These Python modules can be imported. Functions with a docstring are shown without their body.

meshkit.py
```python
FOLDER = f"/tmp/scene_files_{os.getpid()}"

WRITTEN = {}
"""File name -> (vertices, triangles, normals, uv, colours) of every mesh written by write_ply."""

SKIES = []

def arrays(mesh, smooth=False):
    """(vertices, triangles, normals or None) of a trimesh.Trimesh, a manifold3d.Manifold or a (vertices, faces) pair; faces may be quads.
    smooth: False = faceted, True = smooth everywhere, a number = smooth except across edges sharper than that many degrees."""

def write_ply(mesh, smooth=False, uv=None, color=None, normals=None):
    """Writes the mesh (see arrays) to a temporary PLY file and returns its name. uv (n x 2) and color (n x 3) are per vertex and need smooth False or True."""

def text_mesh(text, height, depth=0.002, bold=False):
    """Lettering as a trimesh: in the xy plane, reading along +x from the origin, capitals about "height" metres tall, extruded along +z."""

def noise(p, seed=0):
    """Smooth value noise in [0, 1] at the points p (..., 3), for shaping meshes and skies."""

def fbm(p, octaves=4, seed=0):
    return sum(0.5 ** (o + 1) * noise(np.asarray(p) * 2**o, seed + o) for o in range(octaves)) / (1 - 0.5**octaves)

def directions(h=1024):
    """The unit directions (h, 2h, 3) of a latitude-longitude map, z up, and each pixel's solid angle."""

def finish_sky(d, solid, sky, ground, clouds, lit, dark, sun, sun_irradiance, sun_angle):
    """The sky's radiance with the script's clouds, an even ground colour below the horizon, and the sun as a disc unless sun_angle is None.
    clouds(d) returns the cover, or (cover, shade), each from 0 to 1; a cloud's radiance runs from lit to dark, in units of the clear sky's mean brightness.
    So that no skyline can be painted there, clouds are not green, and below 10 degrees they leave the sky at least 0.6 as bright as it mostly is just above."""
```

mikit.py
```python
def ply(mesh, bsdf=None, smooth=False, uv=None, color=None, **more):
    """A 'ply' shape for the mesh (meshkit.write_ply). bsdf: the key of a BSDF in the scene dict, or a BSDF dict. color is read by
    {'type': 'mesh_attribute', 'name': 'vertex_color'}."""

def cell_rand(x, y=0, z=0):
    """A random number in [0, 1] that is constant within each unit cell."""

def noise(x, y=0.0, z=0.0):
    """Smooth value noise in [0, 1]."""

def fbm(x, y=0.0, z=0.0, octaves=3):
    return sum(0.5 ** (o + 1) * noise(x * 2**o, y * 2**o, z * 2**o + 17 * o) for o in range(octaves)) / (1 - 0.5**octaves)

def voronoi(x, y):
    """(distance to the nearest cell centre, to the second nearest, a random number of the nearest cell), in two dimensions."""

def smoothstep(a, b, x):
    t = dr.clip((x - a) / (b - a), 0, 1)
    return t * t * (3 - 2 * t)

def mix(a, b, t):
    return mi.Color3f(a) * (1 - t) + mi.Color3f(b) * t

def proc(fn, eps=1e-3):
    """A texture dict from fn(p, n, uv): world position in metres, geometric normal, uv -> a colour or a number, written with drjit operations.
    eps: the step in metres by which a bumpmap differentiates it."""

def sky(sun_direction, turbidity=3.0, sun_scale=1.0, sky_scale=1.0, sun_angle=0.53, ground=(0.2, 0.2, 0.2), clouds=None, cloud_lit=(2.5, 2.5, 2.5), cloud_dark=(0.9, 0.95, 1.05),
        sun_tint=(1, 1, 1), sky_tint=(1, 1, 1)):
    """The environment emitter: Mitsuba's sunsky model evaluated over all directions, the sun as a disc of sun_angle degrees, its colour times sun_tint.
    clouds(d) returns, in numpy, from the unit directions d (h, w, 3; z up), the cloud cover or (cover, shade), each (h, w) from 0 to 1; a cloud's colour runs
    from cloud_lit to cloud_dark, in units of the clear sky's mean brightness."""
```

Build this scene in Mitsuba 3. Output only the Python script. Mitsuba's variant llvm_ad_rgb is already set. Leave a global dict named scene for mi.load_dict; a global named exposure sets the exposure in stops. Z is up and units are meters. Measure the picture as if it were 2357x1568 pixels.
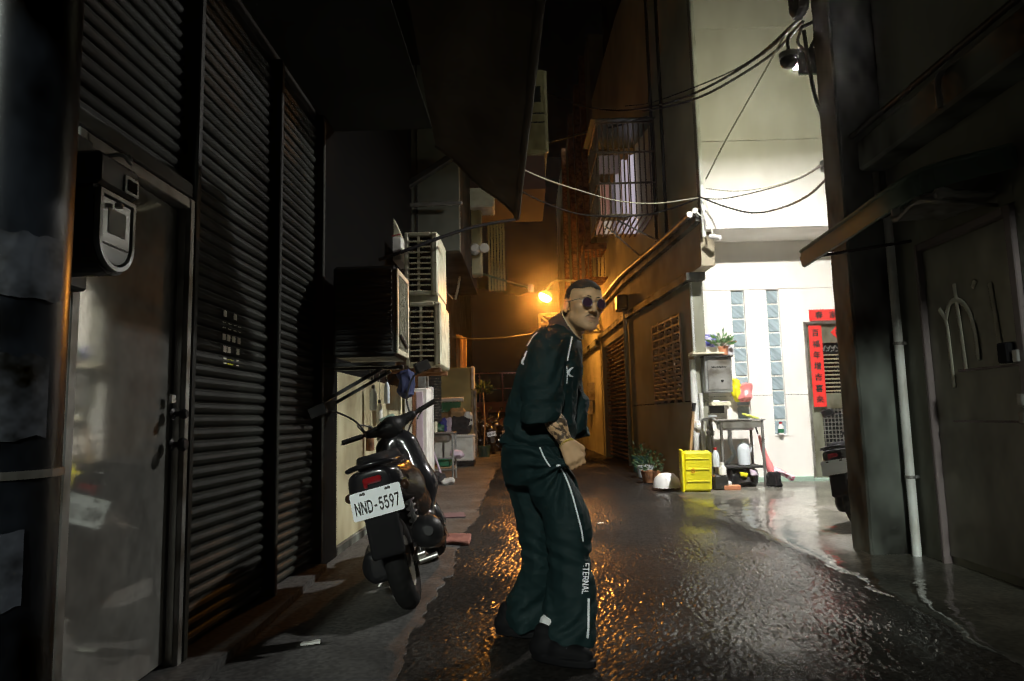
import math, json, numpy as np, trimesh, mitsuba as mi, drjit as dr, mikit, meshkit
import manifold3d as m3
from shapely.geometry import Polygon
T = mi.ScalarTransform4f
rng = np.random.default_rng(7)
scene, labels = {}, {}

# ---------------------------------------------------------------- camera, sky, exposure
CAM = np.array([0, 0, 1.05]); FWD = np.array([-0.0160, 0.9935, 0.1127]); UP = np.array([0.0250, -0.1126, 0.9933])
FWD /= np.linalg.norm(FWD); RIGHT = np.cross(FWD, UP); RIGHT /= np.linalg.norm(RIGHT); UP = np.cross(RIGHT, FWD)
scene['camera'] = {'type': 'perspective', 'fov': 73.74, 'fov_axis': 'x', 'near_clip': 0.05, 'far_clip': 400.0,
                   'to_world': T().look_at(origin=CAM.tolist(), target=(CAM + FWD).tolist(), up=UP.tolist())}
SUN = (-0.06, -0.92, 0.38)           # the moon, high behind the camera on the left
scene['sky'] = mikit.sky(SUN, turbidity=3, sun_scale=0.046, sky_scale=0.00002, sun_angle=3.0, sun_tint=(0.70, 1.0, 1.50), sky_tint=(0.8, 0.95, 1.1), ground=(0.05, 0.05, 0.05))
exposure = 5.0
FLOOD, SODIUM = 162.0, 35.0

def at(x, y, Y):                      # a point of the photograph (2357 px wide) at the depth Y metres
    c = np.array([(x * 0.43445 - 512) / 682.67, -(y * 0.43445 - 340.5) / 682.67])
    d = RIGHT * c[0] + UP * c[1] + FWD
    return CAM + d * (Y / d[1])

# ---------------------------------------------------------------- helpers
def key_of(name):
    k, i = name, 0
    while k in scene or k in labels or k in USED:
        i += 1; k = '%s_%03d' % (name, i)
    USED.add(k); return k
USED = set()
def thing(name, label, cat, group=None):
    k = key_of(name); labels[k] = {'label': label, 'category': cat}
    if group: labels[k]['group'] = group
    return k
def struct(name, mesh, mat, smooth=False, **kw):
    k = key_of(name); scene[k] = mikit.ply(mesh, mat, smooth, **kw); labels[k] = {'kind': 'structure'}; return k
def one(name, label, cat, mesh, mat, smooth=False, group=None, **kw):
    k = thing(name, label, cat, group); scene[k] = mikit.ply(mesh, mat, smooth, **kw); return k
def part(parent, name, mesh, mat, smooth=False, label=None, stuff=False, **kw):
    k = key_of(parent + '__' + name); scene[k] = mikit.ply(mesh, mat, smooth, **kw)
    if label: labels[k] = {'label': label}
    if stuff: labels.setdefault(k, {})['kind'] = 'stuff'
    return k
def copy_part(parent, name, src, tr):
    k = key_of(parent + '__' + name); scene[k] = {**scene[src], 'to_world': tr}; return k
cat = trimesh.util.concatenate
_c = np.array([[x, y, z] for x in (-1, 1) for y in (-1, 1) for z in (-1, 1)], float)
_cp = np.vstack([_c * m + 0 for m in ([1, .5, .5], [.5, 1, .5], [.5, .5, 1])])
_h = trimesh.Trimesh(_cp, process=False).convex_hull
_hi = np.array([np.argmin(np.abs(_cp - v).sum(1)) for v in _h.vertices]); _HF = _hi[_h.faces]
_CS = np.vstack([_c] * 3); _CB = np.vstack([np.broadcast_to(b, (8, 3)) for b in ([0, 1, 1], [1, 0, 1], [1, 1, 0])])
def box(x0, x1, y0, y1, z0, z1, b=0.0):
    lo, hi = np.array([x0, y0, z0], float), np.array([x1, y1, z1], float)
    if b <= 0:
        m = trimesh.creation.box(extents=hi - lo); m.apply_translation((lo + hi) / 2); return m
    half = (hi - lo) / 2
    b = min(b, half.min() * .8)
    return trimesh.Trimesh(_CS * (half - b * _CB) + (lo + hi) / 2, _HF, process=False)
def rot(m, axis, deg, pt=(0, 0, 0)):
    m.apply_transform(trimesh.transformations.rotation_matrix(math.radians(deg), axis, pt)); return m
def mv(m, *t): m.apply_translation(t); return m
def smooth_path(P, n=6):
    P = np.asarray(P, float)
    if len(P) < 3: return P
    Q = np.vstack([2 * P[0] - P[1], P, 2 * P[-1] - P[-2]]); out = []
    for i in range(1, len(Q) - 2):
        for t in np.arange(n) / n:
            out.append(.5 * (2 * Q[i] + (Q[i + 1] - Q[i - 1]) * t + (2 * Q[i - 1] - 5 * Q[i] + 4 * Q[i + 1] - Q[i + 2]) * t * t + (3 * Q[i] - Q[i - 1] - 3 * Q[i + 1] + Q[i + 2]) * t ** 3))
    return np.array(out + [Q[-2]])
def tube(P, r, sides=8, n=0, caps=True):
    P = smooth_path(P, n) if n else np.asarray(P, float)
    R = np.broadcast_to(np.asarray(r, float), (len(P),)) if np.ndim(r) == 0 or len(r) == len(P) else np.interp(np.linspace(0, 1, len(P)), np.linspace(0, 1, len(r)), r)
    t = np.gradient(P, axis=0); t /= np.linalg.norm(t, axis=1, keepdims=True) + 1e-12
    a = np.cross(t[0], [0, 0, 1.0] if abs(t[0][2]) < .9 else [1.0, 0, 0]); A = []
    for i in range(len(P)):
        a = a - t[i] * (a @ t[i]); a /= np.linalg.norm(a); A.append(a)
    A = np.array(A); B = np.cross(t, A); w = np.arange(sides) * 2 * np.pi / sides
    v = P[:, None] + R[:, None, None] * (np.cos(w)[None, :, None] * A[:, None] + np.sin(w)[None, :, None] * B[:, None])
    k = sides; i, j = np.meshgrid(np.arange(len(P) - 1), np.arange(k), indexing='ij')
    q = np.stack([i * k + j, i * k + (j + 1) % k, (i + 1) * k + (j + 1) % k, (i + 1) * k + j], -1).reshape(-1, 4)
    f = [q[:, [0, 1, 2]], q[:, [0, 2, 3]]]; v = v.reshape(-1, 3)
    if caps:
        n0 = len(v); v = np.vstack([v, P[0], P[-1]]); jj = np.arange(k)
        f += [np.stack([(jj + 1) % k, jj, jj * 0 + n0], 1), np.stack([n0 - k + jj, n0 - k + (jj + 1) % k, jj * 0 + n0 + 1], 1)]
    return trimesh.Trimesh(v, np.vstack(f), process=False)
def rod(a, b, r, sides=8): return tube([a, b], r, sides)
def bar(a, b, w, h):                  # a square-section bar from a to b
    a, b = np.asarray(a, float), np.asarray(b, float); m = box(-w / 2, w / 2, -h / 2, h / 2, 0, np.linalg.norm(b - a), min(w, h) * .12)
    m.apply_transform(trimesh.geometry.align_vectors([0, 0, 1], (b - a) / np.linalg.norm(b - a))); return mv(m, *a)
def prism(poly, h, z0=0.0):
    m = trimesh.creation.extrude_polygon(poly if isinstance(poly, Polygon) else Polygon(poly), h, engine='earcut'); return mv(m, 0, 0, z0)
def lathe(prof, n=24):
    return trimesh.creation.revolve(np.array(prof, float), sections=n)
def sheet(x0, x1, y0, y1, nx, ny, fz):
    X, Y = np.meshgrid(np.linspace(x0, x1, nx), np.linspace(y0, y1, ny), indexing='ij'); return grid(X, Y, fz(X, Y))
def grid(X, Y, Z):
    nx, ny = X.shape; i, j = np.meshgrid(np.arange(nx - 1), np.arange(ny - 1), indexing='ij')
    q = np.stack([i * ny + j, (i + 1) * ny + j, (i + 1) * ny + j + 1, i * ny + j + 1], -1).reshape(-1, 4)
    return trimesh.Trimesh(np.stack([X, Y, Z], -1).reshape(-1, 3), np.vstack([q[:, [0, 1, 2]], q[:, [0, 2, 3]]]), process=False)
def nz(X, Y, s, seed=0, Z=None):
    return meshkit.noise(np.stack([X * s, Y * s, (np.zeros_like(X) if Z is None else Z * s)], -1), seed)
def fb(X, Y, s, o=4, seed=0):
    return meshkit.fbm(np.stack([X * s, Y * s, np.zeros_like(X)], -1), o, seed)
def rough_box(x0, x1, y0, y1, z0, z1, amp, step=.1, seed=0):   # a crumpled soft block: bags, cloth, rubbish
    m = box(x0, x1, y0, y1, z0, z1, min(x1 - x0, y1 - y0, z1 - z0) * .3)
    v, f = trimesh.remesh.subdivide_to_size(m.vertices, m.faces, step)
    m = trimesh.Trimesh(v, f, process=True); m.merge_vertices()
    d = np.stack([meshkit.fbm(m.vertices / (amp * 3 + step) + 9 * k, 3, seed + k) - .5 for k in range(3)], 1)
    m.vertices = m.vertices + d * amp * 2.4; return m
def text(s, h, bold=True, squeeze=1.0, depth=.002):
    m = meshkit.text_mesh(s, h, depth, bold); m.vertices[:, 0] *= squeeze; m.vertices[:, 0] -= m.bounds[:, 0].mean(); m.vertices[:, 1] -= m.bounds[:, 1].mean(); return m
GLYPH = json.loads('''{"春":[[[[9,-57],[23,-46],[22,-45],[11,-45],[10,-44],[11,-39],[28,-39],[30,-36],[29,-35],[16,-35],[16,-29],[33,-28],[32,-26],[14,-26],[14,-20],[34,-20],[36,-15],[42,-15],[44,-20],[66,-20],[66,-26],[41,-27],[42,-29],[64,-29],[64,-35],[39,-35],[37,-37],[38,-39],[70,-39],[69,-45],[57,-46],[59,-49],[70,-55],[71,-57],[67,-61],[58,-57],[57,-77],[52,-77],[50,-74],[30,-74],[29,-77],[23,-77],[22,-57],[13,-62]],[[29,-57],[50,-58],[51,-55],[30,-54]],[[30,-64],[30,-68],[51,-67],[50,-64]],[[33,-45],[33,-48],[49,-47],[47,-45]]]],"家":[[[[14,-74],[11,-68],[13,-67],[16,-67],[29,-62],[37,-57],[39,-54],[38,-52],[21,-61],[14,-62],[12,-59],[13,-56],[27,-52],[35,-46],[32,-45],[19,-51],[15,-51],[13,-49],[12,-47],[13,-45],[23,-43],[30,-39],[21,-38],[19,-36],[12,-35],[13,-21],[34,-21],[34,-17],[37,-15],[41,-15],[45,-21],[68,-21],[68,-36],[61,-36],[60,-27],[19,-28],[20,-33],[59,-32],[59,-38],[63,-41],[63,-44],[54,-51],[59,-61],[71,-69],[68,-74],[61,-72],[53,-64],[48,-55],[47,-56],[47,-70],[45,-74],[40,-77],[30,-77],[29,-70],[36,-71],[39,-70],[41,-65],[40,-62],[16,-74]],[[40,-40],[44,-48],[46,-48],[57,-39],[43,-38]]]],"一":[[[[10,-49],[10,-42],[70,-42],[70,-49]]]],"百":[[[[11,-25],[12,-18],[69,-19],[69,-25],[44,-25],[41,-32],[42,-33],[63,-34],[62,-77],[56,-77],[56,-73],[54,-72],[27,-72],[25,-74],[25,-77],[18,-76],[18,-34],[34,-33],[35,-26]],[[26,-56],[26,-66],[56,-65],[55,-56]],[[26,-49],[54,-50],[56,-48],[56,-41],[54,-39],[27,-39],[25,-41]]]],"福":[[[[8,-55],[19,-45],[25,-36],[24,-34],[11,-34],[11,-28],[20,-28],[16,-20],[16,-17],[21,-15],[26,-23],[26,-28],[33,-28],[35,-30],[28,-43],[31,-47],[69,-47],[69,-76],[63,-77],[61,-74],[41,-74],[40,-77],[34,-77],[33,-57],[27,-52],[26,-77],[20,-77],[19,-55],[11,-60]],[[54,-67],[62,-68],[62,-63],[54,-63]],[[62,-53],[54,-52],[54,-57],[62,-57]],[[40,-67],[48,-68],[48,-63],[40,-63]],[[40,-56],[48,-57],[48,-52],[40,-52]]],[[[33,-18],[69,-18],[69,-24],[33,-24]]],[[[37,-27],[66,-27],[66,-44],[37,-44]],[[43,-37],[58,-38],[59,-34],[44,-33]]]],"年":[[[[10,-62],[11,-55],[21,-54],[21,-38],[19,-38],[17,-42],[14,-42],[10,-38],[20,-27],[25,-15],[31,-16],[31,-23],[67,-23],[66,-30],[47,-30],[47,-37],[64,-37],[66,-38],[66,-43],[47,-44],[47,-54],[69,-55],[70,-62],[47,-62],[46,-77],[40,-77],[40,-62]],[[22,-36],[39,-37],[40,-31],[26,-30]],[[27,-54],[40,-55],[40,-44],[27,-44]]]],"增":[[[[10,-61],[17,-58],[17,-38],[10,-37],[10,-32],[17,-31],[17,-16],[24,-16],[25,-31],[31,-31],[31,-25],[39,-25],[35,-18],[39,-15],[42,-16],[47,-25],[51,-25],[57,-15],[63,-17],[63,-20],[60,-24],[67,-25],[67,-48],[31,-48],[31,-37],[25,-37],[24,-55],[30,-55],[31,-61],[14,-68],[11,-68]],[[58,-37],[57,-43],[61,-42],[61,-36]],[[52,-35],[54,-36],[56,-30],[52,-30]],[[42,-31],[44,-36],[46,-36],[46,-30]],[[45,-41],[45,-43],[46,-42]],[[38,-35],[37,-42],[40,-43],[41,-40]]],[[[34,-76],[35,-50],[64,-51],[64,-77],[58,-77],[56,-74],[42,-74],[40,-77]],[[41,-67],[56,-68],[57,-66],[42,-65]],[[41,-58],[56,-59],[57,-57],[42,-56]]]],"吉":[[[[11,-31],[11,-25],[36,-25],[37,-15],[43,-15],[43,-23],[45,-25],[69,-25],[69,-31],[43,-32],[44,-38],[65,-38],[66,-39],[65,-45],[15,-45],[16,-38],[35,-38],[36,-32]]],[[[18,-52],[62,-51],[62,-77],[56,-78],[54,-74],[27,-74],[24,-78],[18,-77]],[[26,-57],[25,-68],[55,-68],[55,-57]]]],"喜":[[[[10,-58],[10,-52],[25,-51],[25,-49],[20,-49],[20,-35],[17,-34],[17,-28],[36,-27],[35,-26],[13,-26],[12,-20],[35,-20],[37,-15],[43,-15],[44,-20],[68,-20],[67,-26],[43,-27],[44,-28],[64,-28],[64,-33],[60,-35],[61,-48],[56,-49],[55,-51],[70,-52],[69,-58],[62,-59],[62,-77],[55,-77],[54,-75],[26,-75],[25,-77],[19,-77],[19,-58]],[[26,-65],[25,-68],[27,-70],[55,-69],[54,-65]],[[26,-43],[53,-44],[54,-41],[27,-40]],[[32,-50],[34,-52],[47,-51],[46,-49],[33,-49]]]],"來":[[[[10,-70],[11,-67],[24,-60],[31,-52],[24,-47],[17,-55],[14,-55],[11,-52],[18,-44],[22,-35],[22,-31],[12,-31],[12,-24],[35,-24],[36,-16],[42,-15],[43,-24],[69,-25],[69,-31],[60,-31],[58,-38],[58,-40],[69,-49],[69,-51],[66,-54],[63,-54],[55,-46],[50,-53],[50,-55],[57,-61],[71,-68],[67,-74],[56,-69],[44,-58],[43,-59],[43,-77],[36,-76],[35,-58],[26,-67],[15,-74],[13,-74]],[[43,-44],[45,-47],[48,-45],[51,-40],[53,-31],[43,-31]],[[28,-39],[34,-47],[36,-47],[36,-31],[29,-31]]]]}''')
def glyph(ch, size, depth=.002):
    ms = [prism(Polygon(np.array(g[0], float), [np.array(r, float) for r in g[1:]]).buffer(0), 1) for g in GLYPH[ch] if Polygon(g[0]).buffer(0).geom_type == 'Polygon']
    m = cat(ms); m.vertices[:, :2] -= m.bounds[:, :2].mean(0); m.vertices *= [size / 64, size / 64, depth]; return m
def face_y(m, x, y, z):               # from the xy plane onto an upright face that looks towards -y
    v = m.vertices; m.vertices = np.stack([v[:, 0] + x, y - v[:, 2], v[:, 1] + z], 1); return m

# ---------------------------------------------------------------- materials
noise, fbm, sst, mix = mikit.noise, mikit.fbm, mikit.smoothstep, mikit.mix
def rgb(c): return {'type': 'rgb', 'value': list(c)}
def mat(name, color, rough=.5, metal=0.0, spec=.5, bump=None, bs=1.0, eps=1e-3, coat=0.0, sheen=0.0, rtex=None):
    d = {'type': 'principled', 'base_color': mikit.proc(color) if callable(color) else rgb(color), 'roughness': mikit.proc(rtex) if rtex else rough, 'metallic': metal, 'specular': spec}
    if coat: d.update(clearcoat=coat, clearcoat_gloss=.9)
    if sheen: d['sheen'] = sheen
    if bump: d = {'type': 'bumpmap', 'tex': mikit.proc(bump, eps), 'scale': bs, 'bsdf': d}
    scene[name] = {'type': 'twosided', 'bsdf': d}
def mottle(c, amp=.3, s=4.0, streak=1.0, dirt=(.5, .45, .38)):
    def f(p, n, uv):
        a = fbm(p.x * s, p.y * s, p.z * s * streak, 4); return mix(mi.Color3f(list(c)) * (1 + amp * .4), mi.Color3f([c[k] * dirt[k] for k in range(3)]), sst(.5 - .3, .5 + .35, a) * amp * 1.6)
    return f
_tar = lambda p, n, uv: mi.Color3f(.019, .017, .0155) * (.45 + 1.1 * fbm(p.x * 60, p.y * 60, 0, 2)) * (.7 + .6 * fbm(p.x * 1.3, p.y * 1.3, 3, 3))
mat('asphalt_wet', _tar, spec=.4, rtex=lambda p, n, uv: .19 + .12 * sst(.35, .65, fbm(p.x * 1.7, p.y * .9, 5, 3)))
scene['asphalt_dry'] = {'type': 'twosided', 'bsdf': {'type': 'diffuse', 'reflectance': mikit.proc(_tar)}}
scene['asphalt'] = {'type': 'blendbsdf', 'weight': mikit.proc(lambda p, n, uv: .18 + .68 * sst(.36, .64, fbm(p.x * 1.4 + 3, p.y * .8, 9, 4)) + .3 * (noise(p.x * 70, p.y * 70) - .5)), 'wet': {'type': 'ref', 'id': 'asphalt_wet'}, 'worn': {'type': 'ref', 'id': 'asphalt_dry'}}
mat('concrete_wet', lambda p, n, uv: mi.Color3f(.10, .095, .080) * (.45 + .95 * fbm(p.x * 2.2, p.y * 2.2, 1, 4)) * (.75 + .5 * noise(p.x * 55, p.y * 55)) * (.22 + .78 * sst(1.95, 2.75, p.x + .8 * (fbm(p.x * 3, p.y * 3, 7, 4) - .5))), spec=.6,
    rtex=lambda p, n, uv: .05 + .4 * sst(.38, .62, fbm(p.x * 1.1 + 4, p.y * 1.1, 2, 3)), bump=lambda p, n, uv: fbm(p.x * 9, p.y * 9, 0, 3), bs=.006, eps=4e-3)
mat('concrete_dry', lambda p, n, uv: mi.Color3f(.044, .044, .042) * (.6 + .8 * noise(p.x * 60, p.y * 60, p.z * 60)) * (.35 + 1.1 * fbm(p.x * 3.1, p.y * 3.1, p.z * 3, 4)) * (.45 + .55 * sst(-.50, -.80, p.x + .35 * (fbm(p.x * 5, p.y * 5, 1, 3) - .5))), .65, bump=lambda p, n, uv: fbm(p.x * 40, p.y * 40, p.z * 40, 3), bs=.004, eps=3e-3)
mat('white_plaster', mottle((.81, .79, .75), .16, 2.6, .3), .75, bump=lambda p, n, uv: fbm(p.x * 60, p.y * 60, p.z * 60, 2), bs=.0015, eps=3e-3)
mat('grey_plaster', mottle((.25, .255, .20), .45, 1.6, .6), .8, bump=lambda p, n, uv: fbm(p.x * 30, p.y * 30, p.z * 30, 3), bs=.004, eps=3e-3)
mat('grey_skim', mottle((.095, .105, .088), .55, 2.2, .35), .75, bump=lambda p, n, uv: fbm(p.x * 30, p.y * 30, p.z * 30, 3), bs=.003, eps=3e-3)
mat('cream_plaster', mottle((.36, .34, .22), .7, 3.0, .5), .8)
mat('dark_concrete', mottle((.125, .14, .122), 1.0, 3.0, .4, (.3, .3, .28)), .7, bump=lambda p, n, uv: fbm(p.x * 22, p.y * 22, p.z * 22, 4), bs=.012, eps=3e-3)
mat('dark_wall', mottle((.03, .03, .028), .7, 3.0, .5), .85, spec=.1)
mat('shutter_paint', mottle((.016, .0185, .015), .95, 2.8, .3), .6, spec=.2)
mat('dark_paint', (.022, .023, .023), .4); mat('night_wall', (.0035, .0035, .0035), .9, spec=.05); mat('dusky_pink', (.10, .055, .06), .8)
def _door(p, n, uv):
    fy, fz = p.y * 30, p.z * 30
    dash = sst(.30, .40, dr.abs(fz - dr.floor(fz) - .5)) * sst(.12, .22, dr.abs(fy - dr.floor(fy) - .5)) * sst(2.40, 2.44, p.y) * (1 - sst(2.86, 2.9, p.y))
    return (.50 + .12 * fbm(p.y * 9, p.z * 9, 0, 3)) * (1 - .35 * dash) * mi.Color3f(1, .97, .90)
scene['door_mirror'] = {'type': 'roughconductor', 'material': 'none', 'specular_reflectance': mikit.proc(_door), 'alpha': .0035, 'distribution': 'ggx'}
scene['door_film'] = {'type': 'diffuse', 'reflectance': mikit.proc(lambda p, n, uv: mi.Color3f(.34, .34, .315) * (.7 + .6 * fbm(p.y * 14, p.z * 14, 0, 3)))}
scene['door_steel'] = {'type': 'twosided', 'bsdf': {'type': 'blendbsdf', 'weight': .42, 'one': {'type': 'ref', 'id': 'door_mirror'}, 'two': {'type': 'ref', 'id': 'door_film'}}}
mat('steel', mottle((.55, .55, .53), .5, 8), .32, .9)
mat('steel_dull', mottle((.30, .30, .29), .7, 6), .45, .7)
mat('galvanised', mottle((.34, .36, .36), .6, 6), .45, .6)
mat('chrome', (.75, .76, .78), .16, 1.0)
mat('door_iron', lambda p, n, uv: mi.Color3f(.21, .21, .18) * (.5 + .9 * fbm(p.x * 6, p.y * 6, p.z * 2.5, 4)), .38, .35)
mat('chalk', (.50, .49, .41), .9, spec=.1)
mat('canopy_green', (.03, .06, .045), .35)
mat('tarp', mottle((.075, .062, .040), .4, 5), .8, spec=.15)
mat('slab_paint', mottle((.024, .029, .025), .5, 2), .85, spec=.15)
mat('cream_paint', mottle((.62, .61, .46), .35, 9), .45)
mat('white_paint', mottle((.72, .72, .68), .3, 8), .45)
mat('white_gloss', (.75, .75, .73), .25)
mat('pipe_white', mottle((.72, .74, .72), .4, 5), .35)
mat('rust', mottle((.28, .13, .06), .8, 12), .8)
mat('black_plastic', (.012, .012, .013), .42, spec=.22)
mat('black_matte', (.009, .009, .010), .85, spec=.12)
mat('black_gloss', (.008, .008, .010), .12, coat=.6)
mat('panel_grey', (.012, .009, .008), .25)
mat('rubber', (.010, .010, .010), .8, spec=.15)
mat('red_lens', (.26, .008, .012), .15)
mat('orange_lens', (.6, .2, .02), .2); mat('smoked_lens', (.03, .014, .008), .15)
mat('red_paint', (.35, .015, .02), .25, coat=.4)
mat('plate_white', (.74, .78, .80), .45)
mat('ink', (.012, .012, .012), .7)
mat('red_paper', mottle((.72, .028, .022), .15, 30), .7)
mat('glass_block', lambda p, n, uv: mi.Color3f(.30, .38, .42) * (.55 + .8 * fbm(p.x * 22 + p.z * 22, 0, p.z * 5, 3)), .12, spec=.7, bump=lambda p, n, uv: fbm(p.x * 60 + p.z * 40, 1, p.z * 12, 2), bs=.004, eps=2e-3)
mat('yellow_plastic', mottle((.80, .72, .02), .12, 6), .4)
mat('blue_plastic', (.05, .06, .30), .4)
mat('green_plastic', (.02, .14, .07), .4)
mat('lilac_plastic', (.55, .45, .55), .5)
mat('pink_plastic', (.75, .22, .22), .35)
mat('milky_plastic', (.62, .68, .72), .3)
mat('terracotta', mottle((.50, .20, .10), .3, 10), .7)
mat('leaf', (.06, .15, .04), .5); mat('leaf_dark', (.025, .06, .02), .5)
mat('wood', lambda p, n, uv: mix(mi.Color3f(.42, .27, .13), mi.Color3f(.25, .15, .07), fbm(p.x * 30, p.y * 30, p.z * 3, 3)), .6)
mat('paper', (.66, .66, .62), .7)
mat('sticker', (.75, .72, .62), .6)
mat('cable_black', (.012, .012, .012), .5); mat('cable_pale', (.26, .25, .18), .55); mat('bare_render', mottle((.22, .23, .195), .6, 1.8, .6), .8, spec=.2, bump=lambda p, n, uv: fbm(p.x * 30, p.y * 30, p.z * 30, 3), bs=.004, eps=3e-3); mat('olive_plaster', mottle((.58, .57, .42), .35, 1.4, .6), .85, spec=.2)
mat('pink_wall', mottle((.42, .22, .24), .4, 1.5), .8)
mat('olive_panel', mottle((.42, .38, .17), .35, 2.2), .5)
mat('mint_paint', (.32, .44, .36), .5)
mat('dark_cloth', mottle((.03, .03, .035), .5, 20), .9)
mat('orange_cloth', (.16, .06, .045), .85)
mat('mesh_wire', (.16, .13, .11), .45, .5)
mat('window_glow', lambda p, n, uv: mix(mi.Color3f(.30, .24, .25), mi.Color3f(.55, .48, .55), noise(p.x * 9, p.y * 9, p.z * 2)), .8)
mat('dark_glass', (.02, .025, .03), .06, spec=.8)
mat('pole_paint', mottle((.014, .017, .023), 1.0, 7, .6, (.15, .15, .16)), .3, spec=.4); mat('pole_paper', mottle((.05, .055, .07), .9, 14, 1, (.2, .2, .2)), .6)
mat('door_frame', (.16, .13, .13), .5); mat('canopy_edge', (.10, .155, .11), .5); mat('fin_metal', (.26, .255, .19), .85, spec=.15)
mat('lilac_grey', (.55, .56, .62), .5); mat('steel_green', mottle((.33, .34, .26), .7, 5, .4), .32, .6); mat('steel_gold', (.50, .46, .34), .3, .7); mat('ochre_plaster', mottle((.34, .30, .22), .5, 2.5, .6), .8, bump=lambda p, n, uv: fbm(p.x * 25, p.y * 25, p.z * 25, 3), bs=.006, eps=3e-3)
mat('lattice_metal', (.30, .24, .20), .5, .3); mat('rust_shutter', mottle((.10, .05, .028), .5, 5), .45); mat('grey_rail', (.27, .30, .26), .5)
mat('teal_cloth', lambda p, n, uv: mi.Color3f(.0045, .0185, .0195) * (.75 + .5 * noise(p.x * 420, p.y * 420, p.z * 420)), .75, spec=.3, sheen=.25); mat('dark_teal', (.006, .016, .017), .85); mat('brown_cloth', (.055, .035, .028), .85); mat('cream_cloth', (.50, .44, .32), .8); mat('white_cloth', (.75, .75, .75), .85)
mat('white_piping', (.82, .84, .88), .5); mat('hair', lambda p, n, uv: mi.Color3f(.030, .021, .015) * (.5 + noise(p.x * 500, p.y * 500, p.z * 500)), .8); mat('purple_lens', (.045, .022, .040), .08, spec=.7); mat('gold', (.72, .55, .12), .3, .8); mat('shoe_black', (.006, .006, .007), .75, spec=.15); mat('dark_lace', (.04, .04, .05), .8)
mat('car_paint', (.42, .22, .22), .3, coat=.5)
mat('navy_cloth', (.02, .03, .09), .85); mat('lime_cloth', (.55, .58, .10), .8); mat('green_dark', (.02, .06, .05), .4)
mat('floral_cloth', lambda p, n, uv: mix(mi.Color3f(.70, .60, .66), mi.Color3f(.45, .08, .14), sst(.5, .6, noise(p.x * 38, p.y * 38, p.z * 38))), .8)
mat('print_blue', lambda p, n, uv: mix(mi.Color3f(.70, .72, .85), mi.Color3f(.12, .12, .50), sst(.45, .5, noise(p.x * 45, 2, p.z * 60))), .6)
mat('meter_glass', (.30, .32, .33), .12, spec=.6)

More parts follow.
